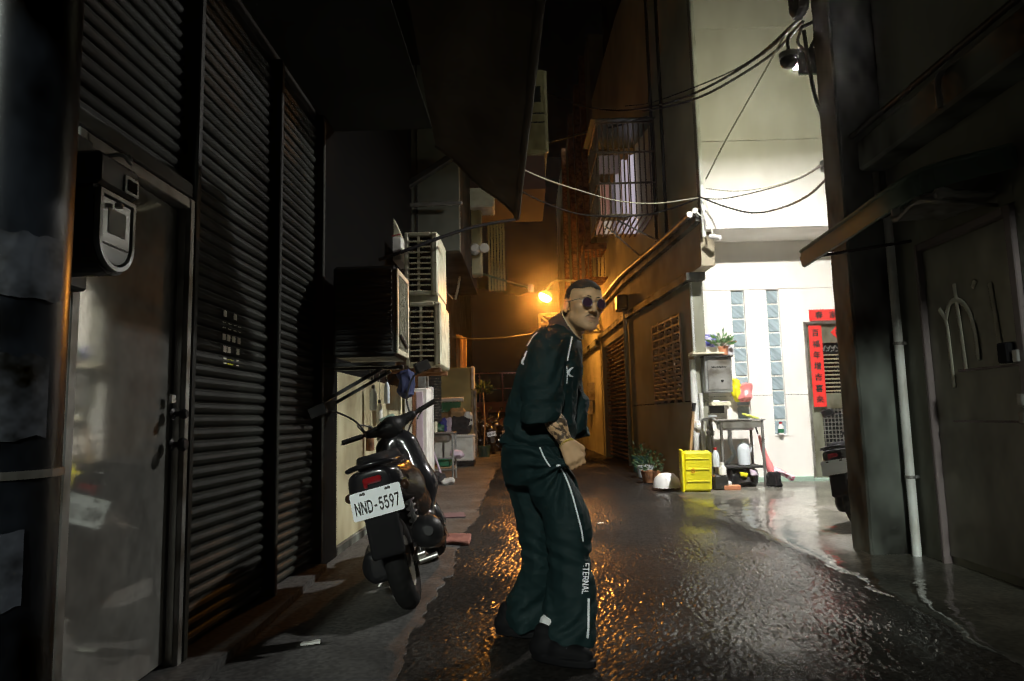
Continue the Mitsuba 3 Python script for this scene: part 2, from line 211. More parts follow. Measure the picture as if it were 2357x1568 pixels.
# ---------------------------------------------------------------- ground
from scipy.spatial import cKDTree
gx = np.arange(-.95, 2.45, .0085); gy = [1.45]
while gy[-1] < 62: gy.append(gy[-1] + max(.0072, .0047 * gy[-1]))
X, Y = np.meshgrid(gx, np.array(gy), indexing='ij')
fade = np.clip(1.3 - Y / 26, .12, 1)
pn = int(3.4 * 9.6 / .017 ** 2); PX = np.stack([rng.uniform(-.95, 2.45, pn), rng.uniform(1.45, 11.05, pn)], 1)
near = Y < 11; d_, i_ = cKDTree(PX).query(np.stack([X[near], Y[near]], 1)); off = np.stack([X[near], Y[near]], 1) - PX[i_]; tilt = rng.normal(0, .16, (pn, 2)); hgt = rng.uniform(-1, 1, pn)
peb = np.zeros_like(X); peb[near] = .0016 * hgt[i_] + .0030 * (1 - np.minimum(d_ / .011, 1) ** 2) + (off * tilt[i_]).sum(1)
Q3 = lambda a, b, k: meshkit.noise(np.stack([X * a, Y * b, X * 0], -1), k)
patchy = np.clip(.25 + 1.6 * (fb(X, Y, 2.3, 3, 14) - .22), .25, 1.35)
Zr = -.013 + peb * patchy * np.clip((11 - Y) / 2, 0, 1) + fade * (.0030 * (Q3(31, 27, 2) - .5)) + np.where(near, 0, 1) * .004 * (Q3(40, 20, 4) - .5) + .012 * (fb(X, Y, 1.6, 3, 5) - .5)
struct('road', grid(X, Y, Zr), 'asphalt', True)
def edge_slab(name, inner, outer, y0, y1, z, m, seed, n=700):
    ys = np.linspace(y0, y1, n); e = inner + .07 * (fb(ys, ys * 0, .8, 4, seed) - .5) * 2 + .05 * (fb(ys, ys * 0, 7, 3, seed + 9) - .5) * 2
    s = 1 if outer > inner else -1; U = np.concatenate([[0, .006, .015, .03], np.linspace(.05, 1, 60)])
    Xs = e[None, :] + (outer - e[None, :]) * U[:, None]; Ys = np.broadcast_to(ys, Xs.shape)
    Z = z + .008 * (fb(Xs, Ys, 1.4, 3, seed + 3) - .5) - .011 * np.clip(1 - U * abs(outer - inner) / .16, 0, 1)[:, None] ** 1.5 + .003 * (fb(Xs, Ys, 26, 2, seed + 5) - .5); Z[0] -= .012
    if s < 0: Xs, Ys, Z = Xs[::-1], Ys[::-1], Z[::-1]
    return struct(name, grid(Xs, Ys, Z), m, 40)
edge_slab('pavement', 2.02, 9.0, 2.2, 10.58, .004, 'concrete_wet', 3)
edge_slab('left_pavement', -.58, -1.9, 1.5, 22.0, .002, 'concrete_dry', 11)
th = np.linspace(0, 1, 20)
struct('door_step', prism([(-1.9, 1.5), (-1.32, 1.5)] + [(-1.32 - .12 * t * t, 1.5 + 3.5 * t) for t in th] + [(-1.9, 5.0)], .075, -.03), 'concrete_dry')
gm = box(-30, 30, -10, 70, -.9, -.06); struct('ground', gm, 'dark_wall')

# ---------------------------------------------------------------- left: the shuttered shop
LX = -1.52
shop = thing('shop_building', 'dark shop house on the left with steel door and closed roller shutters', 'building')
part(shop, 'wall', cat([box(-4, LX - .10, 2.105, 5.03, -.05, 7), box(-4, LX - .02, 2.1, 2.20, -.05, 7), box(-4, LX - .04, 2.201, 3.04, 3.32, 7), box(-4, LX - .04, 3.04, 5.03, 3.36, 7)]), 'dark_wall')
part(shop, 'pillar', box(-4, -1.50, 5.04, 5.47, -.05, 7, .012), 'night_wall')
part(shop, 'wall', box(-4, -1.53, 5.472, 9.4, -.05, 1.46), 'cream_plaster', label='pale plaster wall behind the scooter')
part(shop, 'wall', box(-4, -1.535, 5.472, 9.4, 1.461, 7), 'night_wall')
part(shop, 'skirting', box(-1.6, -1.505, 5.48, 9.3, -.02, .07, .006), 'dark_concrete')
sl_y = np.array([[0, .000], [.004, .006], [.012, .012], [.026, .017], [.040, .013], [.047, .006], [.049, -.004], [.054, -.005], [.0595, -.004], [.0605, 0]])
def slat_mesh(L):
    m = Polygon([(y, z) for z, y in sl_y] + [(-.012, .0605), (-.012, 0)]); m = trimesh.creation.extrude_polygon(m, L, engine='earcut')
    v = m.vertices; m.vertices = np.stack([v[:, 0], v[:, 2], v[:, 1]], 1); m.invert(); return m
def shutter(name, y0, y1, z0, n, label):
    sh = key_of(shop + '__' + name); labels[sh] = {'label': label}; USED.add(sh)
    first = None
    for k in range(n):
        tr = T().translate([LX - .045 + .0025 * math.sin(k * 2.3 + y0) + .002 * math.sin(k * .37), y0 + .02, z0 + .0615 * k]) @ T().rotate([0, 0, 1], .18 * math.sin(k * 1.9 + y0 * 5)) @ T().rotate([0, 1, 0], 2.2 * math.sin(k * 3.1 + y0))
        if first is None:
            first = part(sh, 'slat', slat_mesh(y1 - y0 - .04), 'shutter_paint', 35); scene[first]['to_world'] = tr
        else: copy_part(sh, 'slat', first, tr)
    return sh
shutter('roller_shutter', 3.07, 4.10, .06, 53, 'nearer closed shutter with a patch of pale stickers')
shutter('roller_shutter', 4.135, 5.02, .06, 53, 'farther closed shutter with the shadow of the scooter on it')
shutter('roller_shutter', 2.20, 3.02, 2.16, 19, 'ribbed panel above the steel door')
for y, z1 in ((3.045, 3.36), (4.117, 3.36), (5.03, 3.36)):
    part(shop, 'guide_rail', box(LX - .06, LX + .035, y - .022, y + .022, .045, z1, .006), 'shutter_paint')
part(shop, 'lintel', box(LX - .06, LX + .02, 2.20, 3.02, 2.085, 2.155, .006), 'dark_paint')
sk = shop + '__roller_shutter'
pat = ['.#.#.', '##.#.', '.#.##', '#.##.', '##..#', '.#.#.', '#.yy#']
sh_y0 = 3.47
for r, row in enumerate([' # #', '### ', '# ##', '## #', '# # ']):
    pass
dots = [(0, 0), (0, 2), (1, 0), (1, 1), (1, 2), (1, 3), (2, 0), (2, 1), (2, 2), (2, 3), (3, 0), (3, 1), (3, 3), (4, 0), (4, 3)]
RN, CN = ['top', 'second', 'third', 'fourth', 'bottom'], ['first', 'second', 'third', 'last']
for r, c in dots:
    y = 3.475 + .058 * c + .01 * math.sin(r * 5 + c); z = 1.625 - .0615 * r
    one('sticker', 'pale shutter sticker, %s from the left in the %s row' % (CN[c], RN[r]), 'sticker', box(LX - .03, LX - .0262, y, y + .034, z - .016, z + .016), 'sticker', group='pale stickers on the shutter')
one('sticker', 'yellow strip sticker at the bottom of the patch on the shutter', 'sticker', box(LX - .03, LX - .0262, 3.53, 3.60, 1.363, 1.39), 'yellow_plastic')

dk = shop + '__door'; USED.add(dk); labels[dk] = {'label': 'polished steel door that mirrors the alley and the number plate'}
part(dk, 'panel', rot(box(LX - .03, LX + .004, 2.255, 2.975, .06, 2.02, .003), [0, 0, 1], 2.5, (LX + .004, 2.255, 0)), 'door_steel')
part(dk, 'frame', cat([box(LX - .05, LX + .03, 2.205, 2.248, .04, 2.075, .004), box(LX - .05, LX + .03, 2.982, 3.022, .04, 2.075, .004), box(LX - .05, LX + .028, 2.25, 2.98, 2.026, 2.074, .004)]), 'steel_dull')
part(dk, 'edge_strip', box(LX - .02, LX + .009, 2.9765, 2.9805, .06, 2.02), 'steel')
def knob(z, r):
    m = lathe([(0, 0), (.026, 0), (.026, .006), (.012, .012), (.011, .030), (r, .038), (r + .003, .055), (r - .004, .066), (0, .068)], 20)
    return mv(rot(m, [0, 1, 0], 90), LX + .004, 2.925, z)
part(dk, 'knob', knob(.97, .026), 'black_plastic', 40); part(dk, 'lock', knob(1.10, .019), 'black_plastic', 40)
part(dk, 'plate', box(LX, LX + .009, 2.905, 2.945, 1.145, 1.185, .003), 'chrome')

# the slab and the tarpaulin above
part(shop, 'canopy_slab', box(LX - .02, -.70, 2.1, 5.35, 3.42, 3.426), 'slab_paint', label='pale underside of the slab over the shop front')
P = np.array([at(1003, 332, 4.25), at(1190, 500, 4.95), at(1243, -10, 2.45), at(935, -10, 2.45)])
def patch(P, nu, nv, sag, seed):
    u, v = np.meshgrid(np.linspace(0, 1, nu), np.linspace(0, 1, nv), indexing='ij')
    A = (P[0] * (1 - u)[..., None] + P[1] * u[..., None]) * (1 - v)[..., None] + (P[3] * (1 - u)[..., None] + P[2] * u[..., None]) * v[..., None]
    A[..., 2] += sag * (nz(u * 3 + v * 7, v * 2, 1.6, seed) - .5) + sag * .6 * np.sin(u * 9 - v * 5)
    return A
A = patch(P, 24, 30, .03, 4)
B = A + np.array([0, 0, .012])
tp = thing('tarpaulin', 'brown tarpaulin hung over the alley, its corner lit orange', 'tarpaulin')
m = cat([grid(A[..., 0], A[..., 1], A[..., 2]), grid(B[..., 0], B[..., 1], B[..., 2])]); part(tp, 'sheet', m, 'tarp', True)
part(tp, 'hem', tube(A[-1], .022, 8), 'tarp', True); part(tp, 'hem', tube(A[:, 0], .012, 8), 'tarp', True)

# utility pole with its meter
pole = thing('utility_pole', 'dark round pole at the left edge with torn paper wrapped on it', 'pole')
PC = (-1.345, 1.72)
part(pole, 'shaft', mv(lathe([(0, 0), (.150, 0), (.142, 4.2), (.125, 9.0), (0, 9.0)], 32), PC[0], PC[1], -.04), 'pole_paint', 40)
for z0, z1, a0 in ((1.02, 1.22, -60), (.30, .46, -95), (.62, .80, -75), (1.36, 1.52, -50)):
    w = np.radians(np.linspace(a0 - 45, a0 + 50, 22)); X_, Z_ = np.meshgrid(w, np.linspace(z0, z1, 8), indexing='ij')
    r = .1515 + .006 * nz(X_ * 9, Z_ * 30, 1, 3)
    part(pole, 'paper_strip', grid(PC[0] + r * np.cos(X_), PC[1] + r * np.sin(X_), Z_ + .02 * nz(X_ * 6, Z_ * 4, 1, 8)), 'pole_paper', True)
part(pole, 'band', mv(lathe([(.150, 0), (.155, 0), (.155, .02), (.150, .02)], 32), PC[0], PC[1], .93), 'steel_dull')
me = thing('electric_meter', 'grey electricity meter with rounded glass front fixed beside the pole', 'meter')
MX, MY = -1.30, 2.02                    # the dial looks along the alley wall towards +x
shape = Polygon([(-.095, .12), (.095, .12), (.095, -.03)] + [(.095 * math.cos(t), -.03 - .095 * math.sin(t)) for t in np.linspace(.1, math.pi - .1, 16)] + [(-.095, -.03)])
def wallx(m, x, y, z): v = m.vertices; m.vertices = np.stack([x + v[:, 2], y + v[:, 0], z + v[:, 1]], 1); return m   # xy plane -> looks +x
part(me, 'body', wallx(prism(shape.buffer(.012), .13), MX - .13, 2.10, 1.665), 'black_plastic', 30)
part(me, 'rim', wallx(prism(shape.difference(shape.buffer(-.014)), .018), MX + .001, 2.10, 1.665), 'galvanised', 30)
part(me, 'glass', wallx(prism(shape.buffer(-.022), .012), MX + .001, 2.10, 1.665), 'meter_glass', 30)
part(me, 'label_plate', box(MX + .013, MX + .0155, 2.055, 2.145, 1.655, 1.735), 'paper'); part(me, 'label_line', box(MX + .0135, MX + .0165, 2.03, 2.165, 1.615, 1.620), 'dark_paint')
part(me, 'terminal_box', box(MX - .15, MX + .02, 1.99, 2.205, 1.795, 1.90, .012), 'dark_paint')
part(me, 'number_window', box(MX + .021, MX + .026, 2.115, 2.195, 1.805, 1.865, .004), 'galvanised'); part(me, 'dial', box(MX + .0265, MX + .029, 2.13, 2.18, 1.815, 1.852), 'black_matte')
part(me, 'seal', mv(lathe([(0, 0), (.012, .0), (.012, .014), (0, .016)], 12), MX + .03, 2.08, 1.74), 'paper')
part(me, 'hook', tube([(MX - .02, 2.06, 1.90), (MX + .03, 2.08, 1.915), (MX + .04, 2.12, 1.90), (MX + .03, 2.12, 1.93)], .007, 8, 5), 'galvanised', True)
part(me, 'backboard', box(-1.50, MX - .15, 1.95, 2.22, 1.50, 2.02, .008), 'dark_paint')

# ---------------------------------------------------------------- near right: concrete building with pillar, door, canopy
RX = 2.84
cb = thing('concrete_building', 'dark concrete building on the right with a stained pillar and steel door', 'building')
part(cb, 'wall', cat([box(RX + .03, 7, 1.6, 5.45, -.05, 8), box(RX, RX + .029, 1.6, 3.86, -.05, 8), box(RX, RX + .029, 4.845, 5.14, -.05, 8), box(RX, RX + .029, 3.861, 4.844, 2.22, 8)]), 'bare_render')
m = box(2.49, RX - .002, 5.14, 5.44, -.05, 8, .015); v, f = trimesh.remesh.subdivide_to_size(m.vertices, m.faces, .06); m = trimesh.Trimesh(v, f); m.merge_vertices()
m.vertices += .012 * (np.stack([meshkit.fbm(m.vertices * 7 + k, 3, k) for k in (1, 2, 3)], 1) - .5) * np.array([1, 1, 0])
part(cb, 'pillar', m, 'dark_concrete', 40)
part(cb, 'beam', box(2.60, RX - .003, 2.2, 5.10, 2.86, 3.10, .02), 'dark_concrete'); part(cb, 'beam_pipe', tube([(2.58, 5.12, 3.15), (2.58, 3.4, 3.13), (2.60, 3.1, 3.15), (2.64, 2.8, 3.3), (2.66, 2.6, 3.6)], .022, 10, 5), 'black_plastic', True)
part(cb, 'hanging_pipe', tube([(2.66, 4.0, 3.10), (2.57, 4.0, 3.05), (2.56, 4.0, 2.86)], .02, 10, 5), 'steel_dull', True)
d = cb + '__door'; USED.add(d); labels[d] = {'label': 'dark steel door with faint chalk strokes'}
part(d, 'panel', sheet(3.93, 4.80, .06, 2.15, 40, 80, lambda a, b: .012 * (fb(a, b, 3.5, 3, 2) - .5)), 'door_iron', True)
v = scene[d + '__panel']; pm = meshkit.WRITTEN[v['filename']]; vv = pm[0]
scene[d + '__panel'] = mikit.ply(trimesh.Trimesh(np.stack([RX + .012 + vv[:, 2], vv[:, 0], vv[:, 1]], 1), pm[1], process=False), 'door_iron', True)
part(d, 'frame', cat([box(RX - .03, RX + .03, 3.865, 3.925, .0, 2.21, .006), box(RX - .03, RX + .03, 4.805, 4.84, .0, 2.21, .006), box(RX - .028, RX + .03, 3.926, 4.804, 2.16, 2.21, .006)]), 'door_frame')
for z in (.5, .95, 1.05, 1.30): part(d, 'hinge', box(RX - .05, RX - .03, 3.90, 3.94, z, z + .07, .004), 'steel_dull')
part(d, 'handle', cat([box(RX - .06, RX - .005, 3.96, 4.05, 1.30, 1.42, .01)]), 'black_matte')
part(d, 'crossbar', box(RX - .008, RX + .004, 3.95, 4.5, 1.28, 1.295), 'door_frame'); part(d, 'crossbar', box(RX - .008, RX + .004, 4.0, 4.60, .955, .968), 'door_frame')
def chalk(pts, w):
    m = tube(np.array([(0, y, z) for y, z in pts]), w, 8, 6); m.vertices[:, 0] = RX + .006 + m.vertices[:, 0] * .25; return m
for pts in ([(4.66, 1.72), (4.60, 1.62), (4.585, 1.40), (4.58, 1.18)], [(4.60, 1.64), (4.54, 1.74), (4.44, 1.74), (4.36, 1.66), (4.32, 1.52), (4.31, 1.34)], [(4.48, 1.86), (4.46, 1.60), (4.44, 1.28)], [(4.14, 1.80), (4.12, 1.60), (4.10, 1.34)], [(4.27, 1.84), (4.30, 1.80)]):
    part(d, 'chalk_stroke', chalk(pts, .019), 'chalk', True)
pp = [(2.775, 5.07, -.02), (2.775, 5.07, 2.62)]
part(cb, 'downpipe', rod(*pp, .031, 20), 'pipe_white', 40, label='white plastic downpipe at the pillar')
for z in (.55, 1.52): part(cb, 'pipe_clip', cat([mv(lathe([(.031, 0), (.037, 0), (.037, .022), (.031, .022)], 20), 2.775, 5.07, z), box(2.80, RX, 5.06, 5.08, z, z + .022)]), 'steel_dull')
part(cb, 'stub_pipe', rod((2.72, 5.08, 2.63), (2.72, 5.08, 2.845), .024, 14), 'steel_dull', 40)
cn = cb + '__canopy'; USED.add(cn); labels[cn] = {'label': 'green sheet metal canopy over the steel door'}
CP = np.array([[2.24, 5.36, 2.30], [2.24, 3.92, 2.36], [RX - .01, 3.80, 2.52], [RX - .01, 5.10, 2.50]])
u, w = np.meshgrid(np.linspace(0, 1, 30), np.linspace(0, 1, 16), indexing='ij')
A = (CP[0] * (1 - u)[..., None] + CP[1] * u[..., None]) * (1 - w)[..., None] + (CP[3] * (1 - u)[..., None] + CP[2] * u[..., None]) * w[..., None]
A[..., 2] += .012 * np.abs(np.sin(w * 22)) + .01 * nz(u * 6, w * 5, 1, 3)
part(cn, 'sheet', cat([grid(A[..., 0], A[..., 1], A[..., 2]), grid(A[..., 0], A[..., 1], A[..., 2] - .006)]), 'canopy_green', 40)
LP = smooth_path([CP[0], (2.238, 4.7, 2.325), CP[1], (2.44, 3.86, 2.44), CP[2]], 6)
FA = np.stack([LP + [-.012, 0, .012], LP + [-.024, 0, -.045], LP + [-.006, 0, -.115], LP + [.012, 0, -.118], LP + [.012, 0, .008]]); part(cn, 'fascia', grid(FA[..., 0], FA[..., 1], FA[..., 2]), 'canopy_edge', 40)
part(cn, 'rolled_edge', tube(LP + [-.012, 0, .012], .014, 8), 'canopy_edge', True)
part(cn, 'bracket', tube([CP[1] + [.01, .10, -.16], CP[1] + [.01, .08, -.06], CP[1] + [.06, .05, -.01]], .026, 8, 4), 'steel_dull', True)
part(cn, 'strut', rod((2.30, 5.28, 2.25), (RX, 4.9, 2.26), .012), 'black_plastic'); part(cn, 'strut', rod((2.32, 3.98, 2.30), (RX, 4.0, 2.24), .012), 'steel_dull')
part(cn, 'foil', rough_box(2.45, 2.80, 3.92, 4.45, 2.28, 2.33, .04, .04, 5), 'steel_dull', 40, label='crumpled silvery sheet tucked under the canopy')

# ---------------------------------------------------------------- the white house at the corner
wh = thing('white_house', 'white plastered corner house with glass block strips and a red bannered door', 'house')
FY = 10.6
def frontal(poly, y0, th, mname, nm, par, **kw):      # an (x, z) outline as an upright slab whose face is at y0
    ms = []
    for g in getattr(poly, 'geoms', [poly]):
        m = prism(g, th); v = m.vertices; m.vertices = np.stack([v[:, 0], y0 + v[:, 2], v[:, 1]], 1); m.invert(); ms.append(m)
    return part(par, nm, cat(ms), mname, **kw)
R = lambda x0, x1, z0, z1: Polygon([(x0, z0), (x1, z0), (x1, z1), (x0, z1)])
GB = [(3.27, 3.475, .93, 2.955), (3.82, 4.015, .70, 2.955)]
front = R(2.625, 8, -.05, 3.725)
for g in GB: front = front.difference(R(*g))
front = front.difference(R(4.36, 5.26, -.06, 2.43))
for z in (1.305, 2.958): front = front.difference(R(2.5, 8.2, z, z + .007))
frontal(front, FY, .12, 'white_plaster', 'front_wall', wh)
part(wh, 'backing', box(2.75, 8, FY + .121, FY + .3, -.05, 3.7), 'dark_wall')
part(wh, 'plinth', box(3.45, 4.34, FY - .06, FY - .003, -.02, .075, .008), 'mint_paint')
part(wh, 'plinth', box(4.345, 8, FY - .062, FY - .003, -.02, .045, .008), 'mint_paint')
part(wh, 'trim_strip', box(2.632, 2.668, FY - .05, FY - .003, 0, 3.33, .006), 'lilac_grey')
UY = 9.8
up = R(2.72, 9, 3.735, 10)
for z in (5.055, 6.82): up = up.difference(R(2.6, 9.2, z, z + .010))
frontal(up, UY, .14, 'white_plaster', 'upper_wall', wh)
part(wh, 'upper_backing', box(2.9, 9, UY + .141, UY + .3, 3.76, 10), 'dark_wall')
part(wh, 'soffit', box(2.73, 9, UY + .02, FY + .1, 3.7265, 3.80), 'white_plaster')
part(wh, 'corner_pipe', tube([(2.675, UY - .05, 3.6), (2.675, UY - .05, 10)], .03, 12), 'pipe_white', 40)
part(wh, 'corner_pipe', tube([(2.60, FY - .04, 0.05), (2.60, FY - .04, 1.88)], .045, 14), 'pipe_white', 40)
for i, (x0, x1, z0, z1) in enumerate(GB):
    w = wh + '__glass_block_window' + ('_%03d' % i if i else ''); USED.add(w)
    labels[w] = {'label': ['shorter left strip of glass blocks', 'longer right strip of glass blocks'][i]}
    n = round((z1 - z0) / .225); hz = (z1 - z0) / n
    for k in range(n):
        b = box(x0 + .008, x1 - .008, FY + .035, FY + .12, z0 + hz * k + .010, z0 + hz * (k + 1) - .010, .012); part(w, 'glass_block', b, 'glass_block', 30)
    part(w, 'mortar', box(x0, x1, FY + .05, FY + .119, z0, z1), 'white_paint')
    part(w, 'sill', box(x0 - .01, x1 + .01, FY - .012, FY + .05, z0 - .018, z0 - .002, .003), 'white_paint')
# the door with its grilles
d = wh + '__door'; USED.add(d); labels[d] = {'label': 'steel door with barred openings behind red paper banners'}
leaf = R(4.40, 5.22, .05, 2.39).difference(R(4.58, 5.08, .28, 1.08)).difference(R(4.62, 5.08, 1.32, 2.10))
frontal(leaf, FY + .05, .04, 'steel_green', 'leaf', d)
part(d, 'frame', cat([box(4.363, 4.398, FY - .02, FY + .10, .045, 2.425, .004), box(5.222, 5.257, FY - .02, FY + .10, .045, 2.425, .004), box(4.399, 5.221, FY - .018, FY + .10, 2.392, 2.425, .004)]), 'steel')
part(d, 'back', box(4.4, 5.22, FY + .10, FY + .118, .05, 2.39), 'black_matte')
for k in range(13): part(d, 'grille_bar', box(4.58, 5.08, FY + .052, FY + .062, .31 + .0615 * k, .325 + .0615 * k), 'steel')
for k in range(9): part(d, 'grille_bar', box(4.60 + .055 * k, 4.612 + .055 * k, FY + .063, FY + .073, .28, 1.08), 'steel')
for k in range(10): part(d, 'louvre_bar', rot(box(4.62, 5.08, FY + .045, FY + .085, 1.345 + .062 * k, 1.356 + .062 * k), [1, 0, 0], 25, (4.8, FY + .06, 1.35 + .062 * k)), 'steel_gold')
for k in range(6):
    x = 4.66 + .075 * k; part(d, 'scroll', tube([(x - .04, FY + .05, 2.06), (x, FY + .045, 2.01), (x + .03, FY + .05, 2.05), (x + .01, FY + .05, 1.98), (x - .03, FY + .05, 1.97)], .006, 6, 4), 'chrome', True)
part(d, 'threshold', box(4.36, 5.26, FY - .03, FY + .1, .002, .044, .006), 'dark_paint')
def banner(name, label, x0, x1, z0, z1, chars, vertical, size, dx=.0):
    b = thing(name, label, 'banner')
    n = 12; X_, Z_ = np.meshgrid(np.linspace(x0, x1, 5), np.linspace(z0, z1, n), indexing='ij')
    g = grid(X_ + dx * (Z_ - z0) / (z1 - z0), Z_, .004 * nz(X_ * 6, Z_ * 5, 1.3, 4)); v = g.vertices
    part(b, 'paper', trimesh.Trimesh(np.stack([v[:, 0], YB - v[:, 2], v[:, 1]], 1), g.faces, process=False), 'red_paper', True)
    for i, c in enumerate(chars):
        t = (i + .5) / len(chars)
        x, z = ((x0 + x1) / 2, z1 - .03 - (z1 - z0 - .06) * t) if vertical else (x0 + .04 + (x1 - x0 - .06) * t, (z0 + z1) / 2)
        part(b, 'character', face_y(glyph(c, size), x, YB - .006, z), 'ink')
YB = FY - .024
banner('paper_banner', 'red horizontal paper banner above the steel door with black characters', 4.45, 5.17, 2.44, 2.615, '春家一', False, .115)
YB = FY - .022
banner('paper_banner', 'long red vertical paper banner on the left side of the steel door', 4.425, 4.625, 1.11, 2.365, '百福年增吉喜來', True, .115)
dm = thing('paper_diamond', 'red paper diamond with one black character stuck on the steel door', 'banner')
g = prism([(0, .115), (.115, 0), (0, -.115), (-.115, 0)], .002); part(dm, 'paper', face_y(g, 4.905, FY + .045, 2.26), 'red_paper')
part(dm, 'character', face_y(glyph('福', .10), 4.905, FY + .042, 2.26), 'ink')

# the alley side of the same house
PW = np.array([(2.68, 9.8), (2.62, 10.6), (2.27, 14.5), (2.13, 18.6), (1.90, 30)])
wx = lambda y: float(np.interp(y, PW[:, 1], PW[:, 0]))
def alley(y0, y1, z0, z1, off=0.0, th=.2):          # a piece of the alley wall between two depths, off metres proud of it
    ys = [y0] + [p[1] for p in PW if y0 < p[1] < y1] + [y1]
    return prism([(wx(y) - off, y) for y in ys] + [(wx(y) + th, y) for y in reversed(ys)], z1 - z0, z0)
LW = (11.05, 12.72, 1.24, 2.70); SH = (14.75, 18.2, 2.86)
w1 = [alley(10.55, LW[0], 1.256, 3.10), alley(LW[1], SH[0], 1.256, 3.10), alley(LW[0], LW[1], 2.70, 3.10), alley(10.55, SH[0], -.05, 1.24), alley(SH[0], SH[1], SH[2], 3.10), alley(SH[1], 18.6, -.05, 3.10)]
part(wh, 'side_wall', cat(w1), 'grey_plaster', label='grey side wall along the alley')
part(wh, 'side_backing', alley(10.7, 18.6, -.05, 3.1, -.15, .5), 'dark_wall')
part(wh, 'ledge', alley(10.4, 18.6, 3.10, 3.22, .09), 'dark_concrete')
part(wh, 'band', alley(9.95, 18.6, 3.22, 3.86, .0), 'ochre_plaster')
part(wh, 'gutter_ledge', alley(9.81, 18.6, 3.86, 4.02, .10), 'dark_concrete')
part(wh, 'gutter_pipe', tube([(wx(y) - .15, y, 4.00 + .02 * math.sin(y)) for y in np.arange(9.9, 17.9, .5)], .05, 10), 'steel_dull', 40)
part(wh, 'upper_side_wall', alley(9.945, 18.6, 4.02, 10, .0), 'olive_plaster')
part(wh, 'corner_bead', box(2.655, 2.70, 9.79, 9.94, 3.74, 10, .006), 'grey_plaster')
for y in (11.4, 12.0): part(wh, 'upper_pipe', rod((wx(y) - .05, y, 4.05), (wx(y) - .05, y, 10), .03, 10), 'dark_paint', 40)
lw = wh + '__lattice_window'; USED.add(lw); labels[lw] = {'label': 'window of rusty metal lattice in the side wall'}
for k in range(5):
    y = LW[0] + .03 + (LW[1] - LW[0] - .06) * k / 4; part(lw, 'upright_bar', box(wx(y) - .03, wx(y) + .01, y - .022, y + .022, LW[2], LW[3], .004), 'lattice_metal')
for k in range(11):
    z = LW[2] + .06 + (LW[3] - LW[2] - .1) * k / 10
    part(lw, 'cross_bar', bar((wx(LW[0]) - .012, LW[0] + .05, z), (wx(LW[1]) - .012, LW[1] - .05, z), .03, .03), 'lattice_metal')
for k in range(10):
    for j in range(4):
        z = LW[2] + .115 + (LW[3] - LW[2] - .1) * k / 10; y = LW[0] + .24 + .405 * j
        part(lw, 'blade', rot(box(wx(y) - .05, wx(y) + .05, y - .15, y + .15, z - .004, z + .004), [0, 1, 0], 40, (wx(y), y, z)), 'lattice_metal')
sh = wh + '__roller_shutter'; USED.add(sh); labels[sh] = {'label': 'rusty brown roller shutter in the alley side wall'}
ms = []
for k in range(29):
    z = .03 + .0975 * k; y0, y1 = SH[0] + .12, SH[1] - .12
    ms.append(mv(bar((wx(y0) + .09, y0, z + .045), (wx(y1) + .09, y1, z + .045), .03, .088), 0, 0, 0))
for m in ms[:]: part(sh, 'slat', m, 'rust_shutter')
for y in (SH[0] + .06, SH[1] - .06): part(sh, 'guide_rail', box(wx(y) - .05, wx(y) + .12, y - .06, y + .06, -.02, SH[2], .01), 'grey_rail')
part(wh, 'side_downpipe', rod((2.20, 14.55, 0), (2.20, 14.55, 3.62), .045, 12), 'grey_rail', 40)
part(wh, 'drain_hopper', box(2.02, 2.26, 14.4, 14.75, 3.28, 3.62, .03), 'dark_paint')

# the barred balcony
bc = thing('balcony_cage', 'barred metal balcony cage hung on the upper alley wall', 'balcony')
BY0, BY1, BX0, BZ0, BZ1 = 12.0, 13.5, 1.45, 4.62, 6.36
BX1 = wx(12) - .01
for k in range(12):
    x = BX0 + (BX1 - BX0) * k / 11; part(bc, 'bar', box(x - .012, x + .012, BY0 - .012, BY0 + .012, BZ0, BZ1), 'mesh_wire')
    part(bc, 'floor_bar', box(x - .012, x + .012, BY0 + .03, BY1 - .03, BZ0 - .012, BZ0 + .012), 'mesh_wire')
for k in range(1, 12):
    y = BY0 + (BY1 - BY0) * k / 11; part(bc, 'bar', box(BX0 - .012, BX0 + .012, y - .012, y + .012, BZ0, BZ1), 'mesh_wire')
for z in (BZ0, BZ0 + .60, BZ0 + 1.18, BZ1):
    part(bc, 'rail', cat([box(BX0 - .03, BX1, BY0 - .034, BY0 - .013, z - .016, z + .016), box(BX0 - .034, BX0 - .013, BY0 - .012, BY1, z - .016, z + .016)]), 'mesh_wire')
part(bc, 'roof', rot(box(BX0 - .12, BX1 + .02, BY0 - .10, BY1, BZ1 + .05, BZ1 + .062), [1, 0, 0], 3, (BX0, BY0, BZ1)), 'canopy_green')
part(bc, 'shelf', box(BX0 + .05, BX0 + .55, BY0 + .04, BY0 + .4, BZ0 + .03, BZ0 + .05), 'cream_paint')
